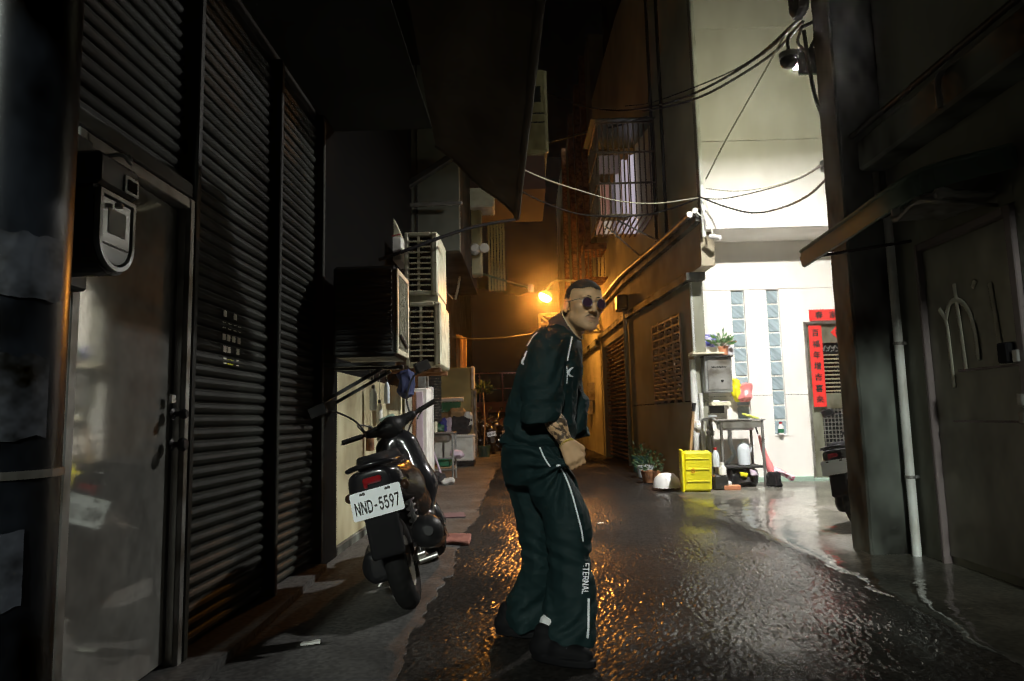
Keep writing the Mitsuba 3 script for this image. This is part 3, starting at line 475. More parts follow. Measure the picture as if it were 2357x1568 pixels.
for k, (x0, x1, z0, z1, c) in enumerate(((1.52, 1.66, 4.66, 5.75, (.16, .08, .05)), (1.68, 1.84, 4.66, 5.05, (.26, .22, .17)), (1.68, 1.84, 5.06, 5.72, (.12, .055, .04)), (1.86, 1.92, 4.66, 5.70, (.05, .05, .06)), (1.94, 2.06, 4.66, 5.9, (.20, .18, .20)), (2.08, 2.20, 4.66, 6.2, (.30, .27, .31)), (2.22, 2.36, 4.66, 6.3, (.36, .33, .38)), (1.52, 2.06, 5.91, 6.3, (.035, .028, .028)))):
    u_, v_ = np.meshgrid(np.linspace(x0, x1, 14), np.linspace(z0, z1, 3), indexing='ij'); g = grid(u_, v_, .03 * np.sin(u_ * 60)); v = g.vertices
    part(bc, 'lit_curtain', trimesh.Trimesh(np.stack([v[:, 0], BY1 - .12 - v[:, 2], v[:, 1]], 1), g.faces[:, ::1], process=False), 'window_glow', True, emitter={'type': 'area', 'radiance': rgb([a / 32 for a in c]), 'sampling_weight': .1})
part(bc, 'window_frame', cat([box(1.48, 1.52, BY1 - .1, BY1 - .05, 4.64, 6.32), box(2.37, 2.40, BY1 - .1, BY1 - .05, 4.64, 6.32)]), 'dark_paint')
for a, b in (((1.75, 12.1, 4.58), (2.42, 11.6, 4.02)), ((1.6, 12.5, 4.58), (2.38, 12.9, 4.00))): part(bc, 'brace', rod(a, b, .016), 'galvanised')
bc2 = thing('window_cage', 'small barred window cage low on the far alley wall behind the man', 'balcony')
for k in range(6): part(bc2, 'bar', box(1.60 + .1 * k, 1.62 + .1 * k, 17.0, 17.02, 4.55, 5.25), 'mesh_wire')
for k in range(7): part(bc2, 'side_bar', box(1.60, 1.62, 17.05 + .12 * k, 17.07 + .12 * k, 4.55, 5.25), 'mesh_wire')
part(bc2, 'top', box(1.58, wx(17), 16.98, 17.9, 5.25, 5.42, .01), 'rust'); part(bc2, 'bottom', box(1.58, wx(17), 16.98, 17.9, 4.50, 4.54), 'rust')

# cameras on the corner
def cctv(p, q, label):
    t = thing('security_camera', label, 'camera', None); p, q = np.array(p, float), np.array(q, float)
    d_ = q - p; L = np.linalg.norm(d_); d_ /= L
    b = lathe([(0, 0), (.028, 0), (.034, .01), (.038, .10), (.038, .17), (.03, .175), (0, .172)], 18); b.apply_transform(trimesh.geometry.align_vectors([0, 0, 1], d_)); part(t, 'body', mv(b, *p), 'white_gloss', 40)
    return t
c = cctv((2.56, 9.70, 3.99), (2.46, 9.45, 3.90), 'leftmost white security camera at the house corner, tilted up'); part(c, 'arm', tube([(2.57, 9.72, 3.98), (2.62, 9.74, 3.93), (2.67, 9.76, 3.93)], .012, 8, 4), 'white_paint', True)
c = cctv((2.70, 9.74, 3.86), (2.72, 9.70, 3.6), 'middle white security camera pointing down the corner pipe'); part(c, 'mount', box(2.66, 2.73, 9.71, 9.795, 3.84, 3.92, .01), 'white_paint')
c = cctv((2.74, 9.72, 3.60), (2.95, 9.56, 3.52), 'rightmost white security camera hanging under the soffit'); part(c, 'arm', tube([(2.78, 9.74, 3.73), (2.79, 9.74, 3.66), (2.78, 9.72, 3.62)], .014, 8, 4), 'white_paint', True)

# the flood lamp that lights the white house
fl = thing('flood_lamp', 'black flood lamp high beside the pillar lighting the white house', 'lamp')
FC = np.array([3.22, 7.2, 4.84])
part(fl, 'visor', box(3.04, 3.40, 7.035, 7.05, 4.66, 4.95, .003), 'black_plastic'); part(fl, 'visor_edge', box(3.04, 3.40, 7.034, 7.055, 4.648, 4.6595), 'canopy_edge')
part(fl, 'housing', cat([box(3.07, 3.37, 7.06, 7.33, 4.845, 4.95, .02), box(3.05, 3.39, 7.05, 7.06, 4.83, 4.93)]), 'black_plastic')
WARM, YELLOW = np.array([1, .975, .92]), np.array([1, .98, .62])
part(fl, 'lens', mv(trimesh.Trimesh([[-.13, -.09, 0], [-.13, .09, 0], [.13, .09, 0.01], [.13, -.09, 0.01]], [[0, 1, 2], [0, 2, 3]], process=False), *FC), 'white_gloss', emitter={'type': 'area', 'radiance': rgb(WARM * FLOOD), 'sampling_weight': 4.0})
part(fl, 'front_glass', trimesh.Trimesh([[3.09, 7.331, 4.87], [3.35, 7.331, 4.87], [3.35, 7.331, 4.94], [3.09, 7.331, 4.94]], [[0, 2, 1], [0, 3, 2]], process=False), 'white_gloss', emitter={'type': 'area', 'radiance': rgb(YELLOW * FLOOD * .082), 'sampling_weight': 2.0})
part(fl, 'arm', tube([(3.22, 7.15, 4.95), (3.24, 7.0, 5.04), (3.25, 6.2, 5.05), (3.25, 5.44, 4.9)], .022, 10, 5), 'black_plastic', True)
dl = thing('dome_camera', 'dark round dome camera on an arm below the cable bundle', 'camera')
s = trimesh.creation.icosphere(3, .085); s.vertices[:, 2] *= .9; part(dl, 'dome', mv(s, 2.72, 6.5, 4.52), 'black_gloss', True)
part(dl, 'collar', mv(lathe([(.06, 0), (.092, .0), (.092, .05), (.05, .07), (0, .07)], 20), 2.72, 6.5, 4.55), 'galvanised', 40)
part(dl, 'arm', tube([(2.72, 6.5, 4.62), (2.74, 6.45, 4.78), (2.95, 6.0, 4.72), (2.95, 5.44, 4.6)], .018, 8, 5), 'black_plastic', True)

# the sodium street lamp
st = thing('street_lamp', 'glowing orange street lamp over the end of the alley', 'street lamp')
LC = at(1254, 685, 19.0)
b = trimesh.creation.icosphere(3, 1); b.vertices *= [.17, .12, .10]; rot(b, [0, 1, 0], 28)
part(st, 'bulb', mv(b, *LC), 'white_gloss', emitter={'type': 'area', 'radiance': rgb([SODIUM, SODIUM * .37, SODIUM * .055]), 'sampling_weight': 4.0})
part(st, 'hood', mv(rot(lathe([(.19, .02), (.16, .12), (.06, .17), (0, .17)], 20), [0, 1, 0], 28), *(LC + [0.01, 0.0, .02])), 'galvanised', 40)
part(st, 'arm', tube([LC + [0, .0, .17], LC + [.4, .1, .5], (wx(19.4), 19.4, LC[2] + .45)], .03, 8, 5), 'galvanised', True)
fr = thing('metal_bracket', 'welded metal frame bracket glowing orange under the street lamp', 'bracket')
a0, a1, a2 = at(1241, 724, 18.6), at(1330, 720, 18.6), at(1243, 768, 18.6)
W0 = a0; W1 = np.array([2.13, 18.6, a0[2]]); W2 = a2; W3 = np.array([2.13, 18.6, a2[2]])
for p_, q_ in ((W0, W1), (W0, W2), (W2, W3), ((W0 + W2) / 2 * [1, 1, 1], (W1 + W3) / 2)): part(fr, 'beam', bar(p_, q_, .07, .07), 'cream_paint')
for k in range(3):
    A_ = W0 + (W1 - W0) * k / 3; B_ = W2 + (W3 - W2) * (k + 1) / 3; part(fr, 'strut', bar(A_, B_, .045, .045), 'cream_paint'); part(fr, 'strut', bar(W2 + (W3 - W2) * k / 3, W0 + (W1 - W0) * (k + 1) / 3, .045, .045), 'cream_paint')

# ---------------------------------------------------------------- behind: more houses
rb = thing('rear_house', 'dark tall house on the right beyond the brown shutter', 'house')
part(rb, 'wall', alley(18.62, 34, -.05, 12, .02, 3), 'grey_plaster'); part(rb, 'wall', box(2.5, 9, 16.0, 18.55, 6.5, 13), 'dark_wall')
for i, y in enumerate((19.8, 21.6, 23.8, 27)): part(rb, 'pilaster', box(wx(y) - .18, wx(y), y, y + .5, 4.8, 12), 'rust')
for y, z in ((20.2, 1.5), (20.9, 1.1)): part(rb, 'meter_box', box(wx(y) - .2, wx(y) - .022, y, y + .4, z, z + .55, .02), 'steel_dull')
part(rb, 'ledge', alley(18.62, 34, 3.0, 3.15, .14, .1), 'dark_concrete')
lb = thing('left_rear_house', 'dark house on the left with its upper floor jutting over the alley', 'house')
part(lb, 'wall', box(-5, -2.55, 9.41, 34, -.05, 12), 'dark_wall')
part(lb, 'upper_front', box(-4, -.86, 9.42, 9.60, 3.42, 6.2), 'grey_skim', label='grey jutting upper wall with seams')
for x in (-1.46, -2.1): part(lb, 'seam', box(x - .012, x + .012, 9.405, 9.4195, 3.42, 6.2), 'dark_paint')
part(lb, 'upper_floor', box(-4, -.88, 9.61, 13.4, 3.50, 9.0), 'dark_wall')
part(lb, 'beam', bar((-2.2, 9.3, 3.95), (-.85, 9.2, 4.75), .09, .12), 'dark_paint'); part(lb, 'beam', bar((-2.2, 9.3, 4.05), (-.80, 9.25, 4.05), .05, .05), 'steel_dull')
bl = lb + '__balcony'; USED.add(bl); labels[bl] = {'label': 'pale end of a high balcony with a unit on it'}
p0, p1 = at(1212, 350, 12), at(1250, 160, 12)
part(bl, 'end_wall', box(-.9, p1[0], 12.0, 12.12, p0[2], p1[2], .01), 'cream_plaster'); part(bl, 'slab', box(-.9, p1[0] + .03, 11.85, 14, p0[2] - .09, p0[2] - .01, .01), 'cream_plaster')
part(bl, 'apron_wall', box(-.9, p1[0] - .02, 11.95, 14, p0[2] - .72, p0[2] - .092), 'dusky_pink')
part(bl, 'post', box(p1[0] + .003, p1[0] + .06, 12.0, 12.1, p0[2], p1[2] - .02, .01), 'cream_paint')
part(bl, 'window', box(-.2, p1[0] - .06, 11.985, 11.998, p0[2] + .95, p0[2] + 1.25), 'dark_glass'); part(bl, 'pipework', tube([(.14, 11.95, p0[2]), (.17, 11.93, p0[2] + .25), (.12, 11.94, p0[2] + .35), (.15, 11.95, p0[2] + .5)], .022, 8, 5), 'black_matte', True)
for z in (.55, .72): part(bl, 'conduit', rod((-.2, 11.97, p0[2] + z), (p1[0], 11.97, p0[2] + z), .012), 'dark_paint')
pc = at(1100, 470, 12.0)
part(lb, 'column', box(-.93, -.70, 12.0, 12.3, at(1090, 632, 12)[2], at(1090, 466, 12)[2], .03), 'cream_plaster', label='cream column carrying white ducting')
part(lb, 'duct', box(-.98, -.46, 11.8, 12.35, at(1100, 484, 12)[2], at(1100, 440, 12)[2], .02), 'white_paint')
part(lb, 'ribbed_panel', cat([box(-.66 + .06 * k, -.62 + .06 * k, 13.5, 13.56, 3.6, 5.0) for k in range(6)]), 'olive_panel')
sl = thing('security_light', 'white security light on the cream column', 'lamp')
q = at(1093, 575, 11.9); part(sl, 'base', mv(rot(lathe([(0, 0), (.10, 0), (.10, .08), (.06, .14), (0, .14)], 18), [1, 0, 0], 90), *q), 'white_gloss', 40)
q = at(1115, 571, 11.8); part(sl, 'head', mv(rot(lathe([(0, 0), (.09, 0), (.08, .05), (0, .06)], 18), [1, 0, 0], 90), *q), 'white_gloss', 40); part(sl, 'arm', rod(at(1095, 578, 11.82), at(1114, 574, 11.82), .018), 'white_paint')
ac_ = thing('far_canopy', 'dark green sheet canopy sloping over the left side of the far alley', 'canopy')
q = [at(1070, 618, 13.5), at(1222, 664, 13.5), at(1190, 678, 16.5), at(1090, 660, 17.0)]
Q = np.array(q); u, w = np.meshgrid(np.linspace(0, 1, 14), np.linspace(0, 1, 10), indexing='ij')
A = (Q[0] * (1 - u)[..., None] + Q[1] * u[..., None]) * (1 - w)[..., None] + (Q[3] * (1 - u)[..., None] + Q[2] * u[..., None]) * w[..., None]; A[..., 2] += .03 * np.sin(u * 30)
part(ac_, 'sheet', cat([grid(A[..., 0], A[..., 1], A[..., 2]), grid(A[..., 0], A[..., 1], A[..., 2] - .02)]), 'canopy_green', 40); part(ac_, 'edge', rod(Q[0], Q[1], .022), 'canopy_edge', 40)
part(ac_, 'end_cap', mv(lathe([(0, 0), (.06, 0), (.06, .14), (0, .14)], 12), *(Q[1] - [0, 0, .07])), 'galvanised'); part(ac_, 'bracket', bar(at(1074, 622, 13.4), at(1092, 655, 13.4), .05, .05), 'mint_paint')
ol = thing('timber_post', 'rough post lit orange behind the olive panel', 'post')
for k, x in enumerate((1050, 1058, 1066)):
    part(ol, 'board', box(at(x, 800, 19.5)[0], at(x + 7.5, 800, 19.5)[0], 19.5 - .03 * (k % 2), 19.6, 0, at(x, 770 + 3 * k, 19.5)[2], .01), 'wood')
fh = thing('far_house', 'dim pink house with a railed roof closing the end of the alley', 'house')
part(fh, 'wall', box(-9, 9, 46, 50, -.1, 2.1), 'pink_wall'); part(fh, 'tower', box(-16, 16, 56, 58, 0, 23), 'night_wall')
for x0, x1 in ((-4.3, -2.9), (-1.55, .3)): part(fh, 'doorway', box(x0, x1, 45.97, 45.995, -.05, 1.5), 'dark_paint')
part(fh, 'parapet', box(-9, 9, 45.9, 45.99, 1.75, 2.15), 'pink_wall')
for k in range(9): part(fh, 'railing_post', box(-4.6 + 1.55 * k, -4.5 + 1.55 * k, 46.1, 46.2, 2.15, 4.1), 'pink_wall')
for z in (3.0, 4.05): part(fh, 'rail', box(-6, 9, 46.1, 46.18, z, z + .08), 'pink_wall')

fb_ = thing('passage_building', 'tall building bridging the alley behind the viewer', 'building')
part(fb_, 'deck', box(-14, 16, -2.2, -.7, 4.5, 5.0, .02), 'dark_concrete'); part(fb_, 'side_wall', box(-14, 16, -.85, -.705, 5.0, 23), 'grey_skim'); part(fb_, 'side_wall', box(-14, 16, -2.2, -2.05, 5.0, 23), 'grey_skim'); part(fb_, 'roof', box(-14.2, 16.2, -2.4, -.5, 23, 23.3), 'dark_concrete')
for x in (-3.2, 4.2): part(fb_, 'pier', box(x - .2, x + .2, -1.8, -1.1, -.05, 4.5, .02), 'dark_concrete')

# ---------------------------------------------------------------- implicit surfaces, for the man and the scooters
def smin(a, b, k): h = np.clip(.5 + .5 * (b - a) / k, 0, 1); return b + (a - b) * h - k * h * (1 - h)
def smax(a, b, k): return -smin(-a, -b, k)
def cone(p, a, b, ra, rb):
    a, b = np.asarray(a, np.float32), np.asarray(b, np.float32); ab = b - a; t = np.clip(((p - a) @ ab) / (ab @ ab), 0, 1)
    return np.linalg.norm(p - a - t[:, None] * ab, axis=1) - (ra + (rb - ra) * t)
def ell(p, c, r):
    q = (p - np.asarray(c, np.float32)) / np.asarray(r, np.float32); k = np.linalg.norm(q, axis=1); return (k - 1) * min(r) * .9 + np.where(k > 1, (k - 1) * .3 * min(r), 0)
def rbox(p, c, h, r):
    q = np.abs(p - np.asarray(c, np.float32)) - (np.asarray(h, np.float32) - r); return np.linalg.norm(np.maximum(q, 0), axis=1) + np.minimum(q.max(1), 0) - r
def chain(p, pts, rs, k=.02):
    d = None
    for i in range(len(pts) - 1):
        e = cone(p, pts[i], pts[i + 1], rs[i], rs[i + 1]); d = e if d is None else smin(d, e, k)
    return d
def loft(p, tab):                     # rows: z, centre x, centre y, half width x, half width y
    t = np.asarray(tab, float); t = t[np.argsort(t[:, 0])]; z = p[:, 2]; c = [np.interp(z, t[:, 0], t[:, k]) for k in range(1, 5)]
    k = np.sqrt(((p[:, 0] - c[0]) / c[2]) ** 2 + ((p[:, 1] - c[1]) / c[3]) ** 2)
    return smax((k - 1) * np.minimum(c[2], c[3]) * .9, np.maximum(t[0, 0] - z, z - t[-1, 0]), .012)
def solid(fn, lo, hi, h, B=8):
    """Surface nets: fn(points) < 0 is inside. Only the blocks near the surface are evaluated."""
    lo, hi = np.asarray(lo, float), np.asarray(hi, float); nb = np.ceil((hi - lo) / (h * B)).astype(int); n = nb * B + 1
    bi = np.stack(np.meshgrid(*[np.arange(k) for k in nb], indexing='ij'), -1).reshape(-1, 3)
    c = lo + (bi + .5) * B * h; dc = fn(c.astype(np.float32)); V = np.full(n, 1.0, np.float32)
    act = np.abs(dc) < B * h * 1.5
    for b in bi[(~act) & (dc < 0)]: V[b[0] * B:(b[0] + 1) * B + 1, b[1] * B:(b[1] + 1) * B + 1, b[2] * B:(b[2] + 1) * B + 1] = -1
    o = np.stack(np.meshgrid(*[np.arange(B + 1)] * 3, indexing='ij'), -1).reshape(-1, 3)
    A = bi[act]
    for s in range(0, len(A), 1500):
        I = (A[s:s + 1500, None] * B + o[None]).reshape(-1, 3); V[I[:, 0], I[:, 1], I[:, 2]] = fn((lo + I * h).astype(np.float32))
    S = V < 0; cn = [V[i:n[0] - 1 + i, j:n[1] - 1 + j, k:n[2] - 1 + k] for i in (0, 1) for j in (0, 1) for k in (0, 1)]
    ins = sum((x < 0).astype(np.int8) for x in cn); cells = np.argwhere((ins > 0) & (ins < 8)); off = np.array([(i, j, k) for i in (0, 1) for j in (0, 1) for k in (0, 1)])
    val = np.stack([x[tuple(cells.T)] for x in cn], 1); acc = np.zeros((len(cells), 3)); cnt = np.zeros(len(cells))
    for a in range(8):
        for b in range(a + 1, 8):
            if np.abs(off[a] - off[b]).sum() == 1:
                m = (val[:, a] < 0) != (val[:, b] < 0); t = np.where(m, val[:, a] / np.where(m, val[:, a] - val[:, b], 1), 0)
                acc += np.where(m[:, None], off[a] + t[:, None] * (off[b] - off[a]), 0); cnt += m
    verts = lo + (cells + acc / cnt[:, None]) * h; idx = np.full(n - 1, -1); idx[tuple(cells.T)] = np.arange(len(cells)); F = []
    for ax in range(3):
        u, v = (ax + 1) % 3, (ax + 2) % 3; s0 = [slice(1, -1)] * 3; s0[ax] = slice(0, -1); s1 = list(s0); s1[ax] = slice(1, None)
        a_, b_ = S[tuple(s0)], S[tuple(s1)]; g = np.argwhere(a_ != b_)
        if not len(g): continue
        fl_ = a_[tuple(g.T)]; g = g + 1; g[:, ax] -= 1; du, dv = np.eye(3, dtype=int)[u], np.eye(3, dtype=int)[v]
        q = np.stack([idx[tuple((g - du - dv).T)], idx[tuple((g - dv).T)], idx[tuple(g.T)], idx[tuple((g - du).T)]], 1)
        q = np.where(fl_[:, None], q, q[:, ::-1]); F += [q[:, [0, 1, 2]], q[:, [0, 2, 3]]]
    F = np.vstack(F); F = F[(F >= 0).all(1)]
    m = trimesh.Trimesh(verts, F, process=False); return m
def nz3(p, s, seed=0): return meshkit.noise(np.asarray(p) * np.asarray(s, float), seed).astype(np.float32)
def project(pts, fn, out, steps=14):  # moves points onto the surface fn = out
    p = np.asarray(pts, np.float32).copy()
    for _ in range(steps):
        e = 2e-3; d = fn(p) - out
        g = np.stack([fn(p + np.float32(e) * np.eye(3, dtype=np.float32)[k]) - fn(p - np.float32(e) * np.eye(3, dtype=np.float32)[k]) for k in range(3)], 1) / (2 * e)
        p -= (d * .8)[:, None] * g / np.maximum((g * g).sum(1), .2)[:, None]
    return p

# ---------------------------------------------------------------- the man
man = thing('person', 'man in a dark green tracksuit and round purple glasses standing bent in the alley', 'person')
HC = np.array([.290, 3.20, 1.568]); ya = math.radians(22); ro = math.radians(-6.5)
Fw = np.array([math.sin(ya), -math.cos(ya), 0]); Rt = np.array([-math.cos(ya), -math.sin(ya), 0])   # Rt: his right hand side
Ry = np.array([[math.cos(ro), 0, -math.sin(ro)], [0, 1, 0], [math.sin(ro), 0, math.cos(ro)]])
HM = Ry @ np.stack([Rt, Fw, [0, 0, 1]], 1)          # columns: his right, forward, up
def hl(p): return ((np.asarray(p, float) - HC) @ HM / 1.04).astype(np.float32)
def hw(q): return HC + 1.04 * np.asarray(q, float) @ HM.T
def skull(q): return smin(ell(q, (0, -.016, .036), (.0765, .098, .084)), ell(q, (0, .012, .045), (.068, .086, .070)), .02)
def head(q):
    s = q.copy(); s[:, 0] = np.abs(s[:, 0])
    d = skull(q)
    d = smin(d, ell(q, (0, .028, -.045), (.060, .062, .070)), .035)                # face
    d = smin(d, cone(s, (.050, .012, -.060), (.016, .072, -.098), .018, .017), .030)   # jaw
    d = smin(d, ell(q, (0, .077, -.101), (.023, .019, .017)), .018)                # chin
    d = smin(d, ell(s, (.042, .060, -.016), (.024, .024, .020)), .030)             # cheekbones
    d = smin(d, ell(s, (.028, .084, .027), (.026, .014, .010)), .014)              # brow
    d = smax(d, -ell(s, (.033, .103, .004), (.019, .017, .013)), .012)             # eye sockets
    d = smin(d, ell(s, (.033, .084, .004), (.014, .012, .010)), .006)              # eyes
    d = smin(d, cone(q, (0, .092, .014), (0, .113, -.030), .008, .0125), .011)     # nose
    d = smin(d, ell(s, (.0135, .100, -.034), (.009, .010, .008)), .006)
    d = smax(d, -ell(s, (.008, .107, -.043), (.004, .007, .005)), .004)
    d = smin(d, ell(q, (0, .086, -.0605), (.024, .012, .0065)), .006)              # lips
    d = smin(d, ell(q, (0, .085, -.0725), (.021, .012, .0075)), .006)
    d = smax(d, -ell(q, (0, .101, -.0665), (.026, .010, .0016)), .003)
    ear = smax(ell(s, (.0815, -.012, -.008), (.010, .021, .033)), -ell(s, (.0915, -.008, -.006), (.007, .013, .022)), .005)
    return smin(d, ear, .006)
SHN, ELN, WRN = (.105, 3.10, 1.375), (.105, 3.085, 1.085), (.183, 3.055, .930)      # near arm
SHF, ELF, WRF = (.165, 3.47, 1.370), (.235, 3.49, 1.10), (.16, 3.42, .93)
KN = np.array(WRN)
fd = np.array([.42, -.10, -.90]); fd /= np.linalg.norm(fd); sd = np.array([.88, -.02, .41]); sd -= fd * (sd @ fd); sd /= np.linalg.norm(sd); pd_ = np.cross(fd, sd)   # along the hand, across it, out of its back
if pd_[1] > 0: pd_ = -pd_
def hp(a, b, c): return KN + fd * a + sd * b + pd_ * c
FING = [(-.030, .060, .0092), (-.009, .066, .0098), (.013, .064, .0096), (.034, .056, .0086)]
def hand(p):
    d = chain(p, [hp(.01, -.018, .004), hp(.072, -.028, .004)], [.019, .017]); d = smin(d, chain(p, [hp(.01, .016, .004), hp(.068, .030, .004)], [.019, .015]), .02); d = smin(d, chain(p, [hp(.02, 0, .006), hp(.076, .002, .006)], [.018, .017]), .015)
    for b, L, r in FING:
        k0, k1, k2, k3 = hp(.072, b, .006), hp(.072 + .030, b * .95, -.010), hp(.078, b * .9, -.044), hp(.056, b * .9, -.036)
        d = smin(d, chain(p, [k0, k1, k2, k3], [r * 1.15, r, r * .95, r * .85], .004), .006)
        d = smin(d, ell(p, k0, (.011, .011, .011)), .007)
    d = smin(d, chain(p, [hp(.012, .030, -.006), hp(.045, .052, -.020), hp(.070, .044, -.038), hp(.082, .028, -.046)], [.016, .0125, .0105, .009], .006), .012)
    return d
def body(p):
    d = head(hl(p)) * 1.04
    d = smin(d, cone(p, hw((0, -.034, -.055)), (.170, 3.285, 1.40), .058, .066), .03)
    core = smin(cone(p, (.165, 3.285, 1.36), (.085, 3.29, 1.10), .100, .105), cone(p, (.085, 3.29, 1.1), (.05, 3.29, .90), .105, .095), .05)
    d = smin(d, core, .05)
    for sh_, el_, wr_ in ((SHN, ELN, WRN), (SHF, ELF, WRF)):
        d = smin(d, chain(p, [(.16, 3.285, 1.375), sh_, el_], [.07, .055, .046], .03), .03); d = smin(d, chain(p, [el_, np.array(el_) * .55 + np.array(wr_) * .45, wr_], [.045, .043, .030], .02), .02)
    d = smin(d, hand(p), .012)
    d = smin(d, chain(p, [np.array(WRF), np.array(WRF) + [-.01, -.01, -.09]], [.03, .035]), .02)
    for hip, kn, an in (((.055, 3.235, .88), (.195, 3.19, .50), (.13, 3.16, .09)), ((.04, 3.36, .88), (.05, 3.42, .48), (-.04, 3.50, .09))):
        d = smin(d, chain(p, [hip, kn, an], [.072, .050, .036], .03), .03)
    return d
bm = solid(body, (-.24, 2.88, .0), (.52, 3.72, 1.74), .0042)
q = hl(bm.vertices); col = np.tile([.60, .375, .205], (len(q), 1))
blot = nz3(bm.vertices, 55, 2)[:, None]; col *= .90 + .2 * blot
lip = np.exp(-((q[:, 0] / .024) ** 4 + ((q[:, 2] + .066) / .0135) ** 4)) * (q[:, 1] > .07); col = col * (1 - .55 * lip[:, None]) + np.array([.26, .11, .10]) * .55 * lip[:, None]
stub = np.exp(-((q[:, 2] + .088) / .030) ** 2) * (q[:, 1] > .0) * (np.abs(q[:, 0]) < .075) * (1 - lip); col *= (1 - .22 * stub * (.6 + .8 * nz3(bm.vertices, 260, 3)))[:, None]
fadeh = np.clip((q[:, 2] - (-.030 + np.clip((q[:, 1] - .002) * 6.0, -.055, .082))) / .030, 0, 1) * (np.abs(skull(q)) < .012); col = col * (1 - .72 * fadeh[:, None])
ew = np.array(WRN) - np.array(ELN); tt = ((bm.vertices - np.array(ELN)) @ ew) / (ew @ ew); dist = np.linalg.norm(bm.vertices - np.array(ELN) - np.clip(tt, 0, 1)[:, None] * ew, axis=1)
ink = np.clip((.56 - meshkit.fbm(bm.vertices * 52, 3, 5)) / .05, 0, 1) * (tt > -.3) * np.clip((.99 - tt) / .06, 0, 1) * (dist < .06); col = col * (1 - .88 * ink[:, None]) + np.array([.006, .008, .010]) * ink[:, None]
scene['skin'] = {'type': 'twosided', 'bsdf': {'type': 'principled', 'base_color': {'type': 'mesh_attribute', 'name': 'vertex_color'}, 'roughness': .55, 'specular': .35}}
scene[man] = mikit.ply(bm, 'skin', True, color=col)

def sstn(t): t = np.clip(t, 0, 1); return t * t * (3 - 2 * t)
def hairf(p):
    q = hl(p); s = q.copy(); s[:, 0] = np.abs(s[:, 0])
    line = -.012 + np.clip((q[:, 1] - .002) * 6.0, -.055, .082 + .004 * np.sin(q[:, 0] * 90)) + np.where(q[:, 1] > .0, 0, 0)
    return np.maximum(np.abs(skull(q) * 1.04) - .0016 - .0014 * sstn((q[:, 2] - .03) / .06) - .0012 * (nz3(p, 420, 5) - .5), (line + .006 * (nz3(p, 160, 6) - .5) - q[:, 2]) * .6)
part(man, 'hair', solid(hairf, HC - .16, HC + .16, .003), 'hair', True, label='close cropped black hair')
for sg in (1, -1):
    part(man, 'eyebrow', tube([hw((sg * x, y, z)) for x, y, z in ((.011, .0985, .0265), (.025, .0975, .0315), (.041, .0885, .0300), (.050, .081, .0250))], [.0020, .0030, .0026, .0010], 7, 5), 'hair', True)
    L = lathe([(0, .0012), (.012, .0008), (.0225, 0), (.0225, -.0016), (0, -.0012)], 28); A_ = HM @ np.array([[1, 0, 0], [0, 0, 1], [0, 1, 0]]).T
    def place(m, c): m.vertices = hw(np.stack([m.vertices[:, 0], m.vertices[:, 2], m.vertices[:, 1]], 1) + np.array(c)); return m
    rotm = rot(L, [0, 1, 0], sg * 9); part(man, 'lens', place(rotm, (sg * .034, .1085 - .002, .001)), 'purple_lens', 40)
    w_ = np.linspace(0, 2 * np.pi, 29); ring = np.stack([.0228 * np.cos(w_), .0228 * np.sin(w_), 0 * w_], 1); t_ = tube(ring, .0013, 6); rot(t_, [0, 1, 0], sg * 9); part(man, 'lens_rim', place(t_, (sg * .034, .1075, .001)), 'chrome', True)
    part(man, 'glasses_temple', tube([hw(x) for x in ((sg * .056, .103, .010), (sg * .070, .085, .012), (sg * .083, .02, .008), (sg * .087, -.012, .010))], .0015, 6, 4), 'dark_glass', True)
part(man, 'glasses_bridge', tube([hw(x) for x in ((.013, .110, .006), (0, .114, .010), (-.013, .110, .006))], .0014, 6, 4), 'chrome', True)
for sg in (1, -1): part(man, 'moustache', tube([hw((sg * x, y, z)) for x, y, z in ((.002, .0985, -.0500), (.012, .0965, -.0510), (.022, .0905, -.0555), (.028, .0845, -.0640))], [.0012, .0020, .0015, .0006], 7, 5), 'hair', True)
part(man, 'goatee', tube([hw(x) for x in ((.007, .0900, -.0855), (0, .0925, -.0865), (-.007, .0900, -.0855))], [.0005, .0012, .0005], 7, 4), 'hair', True)

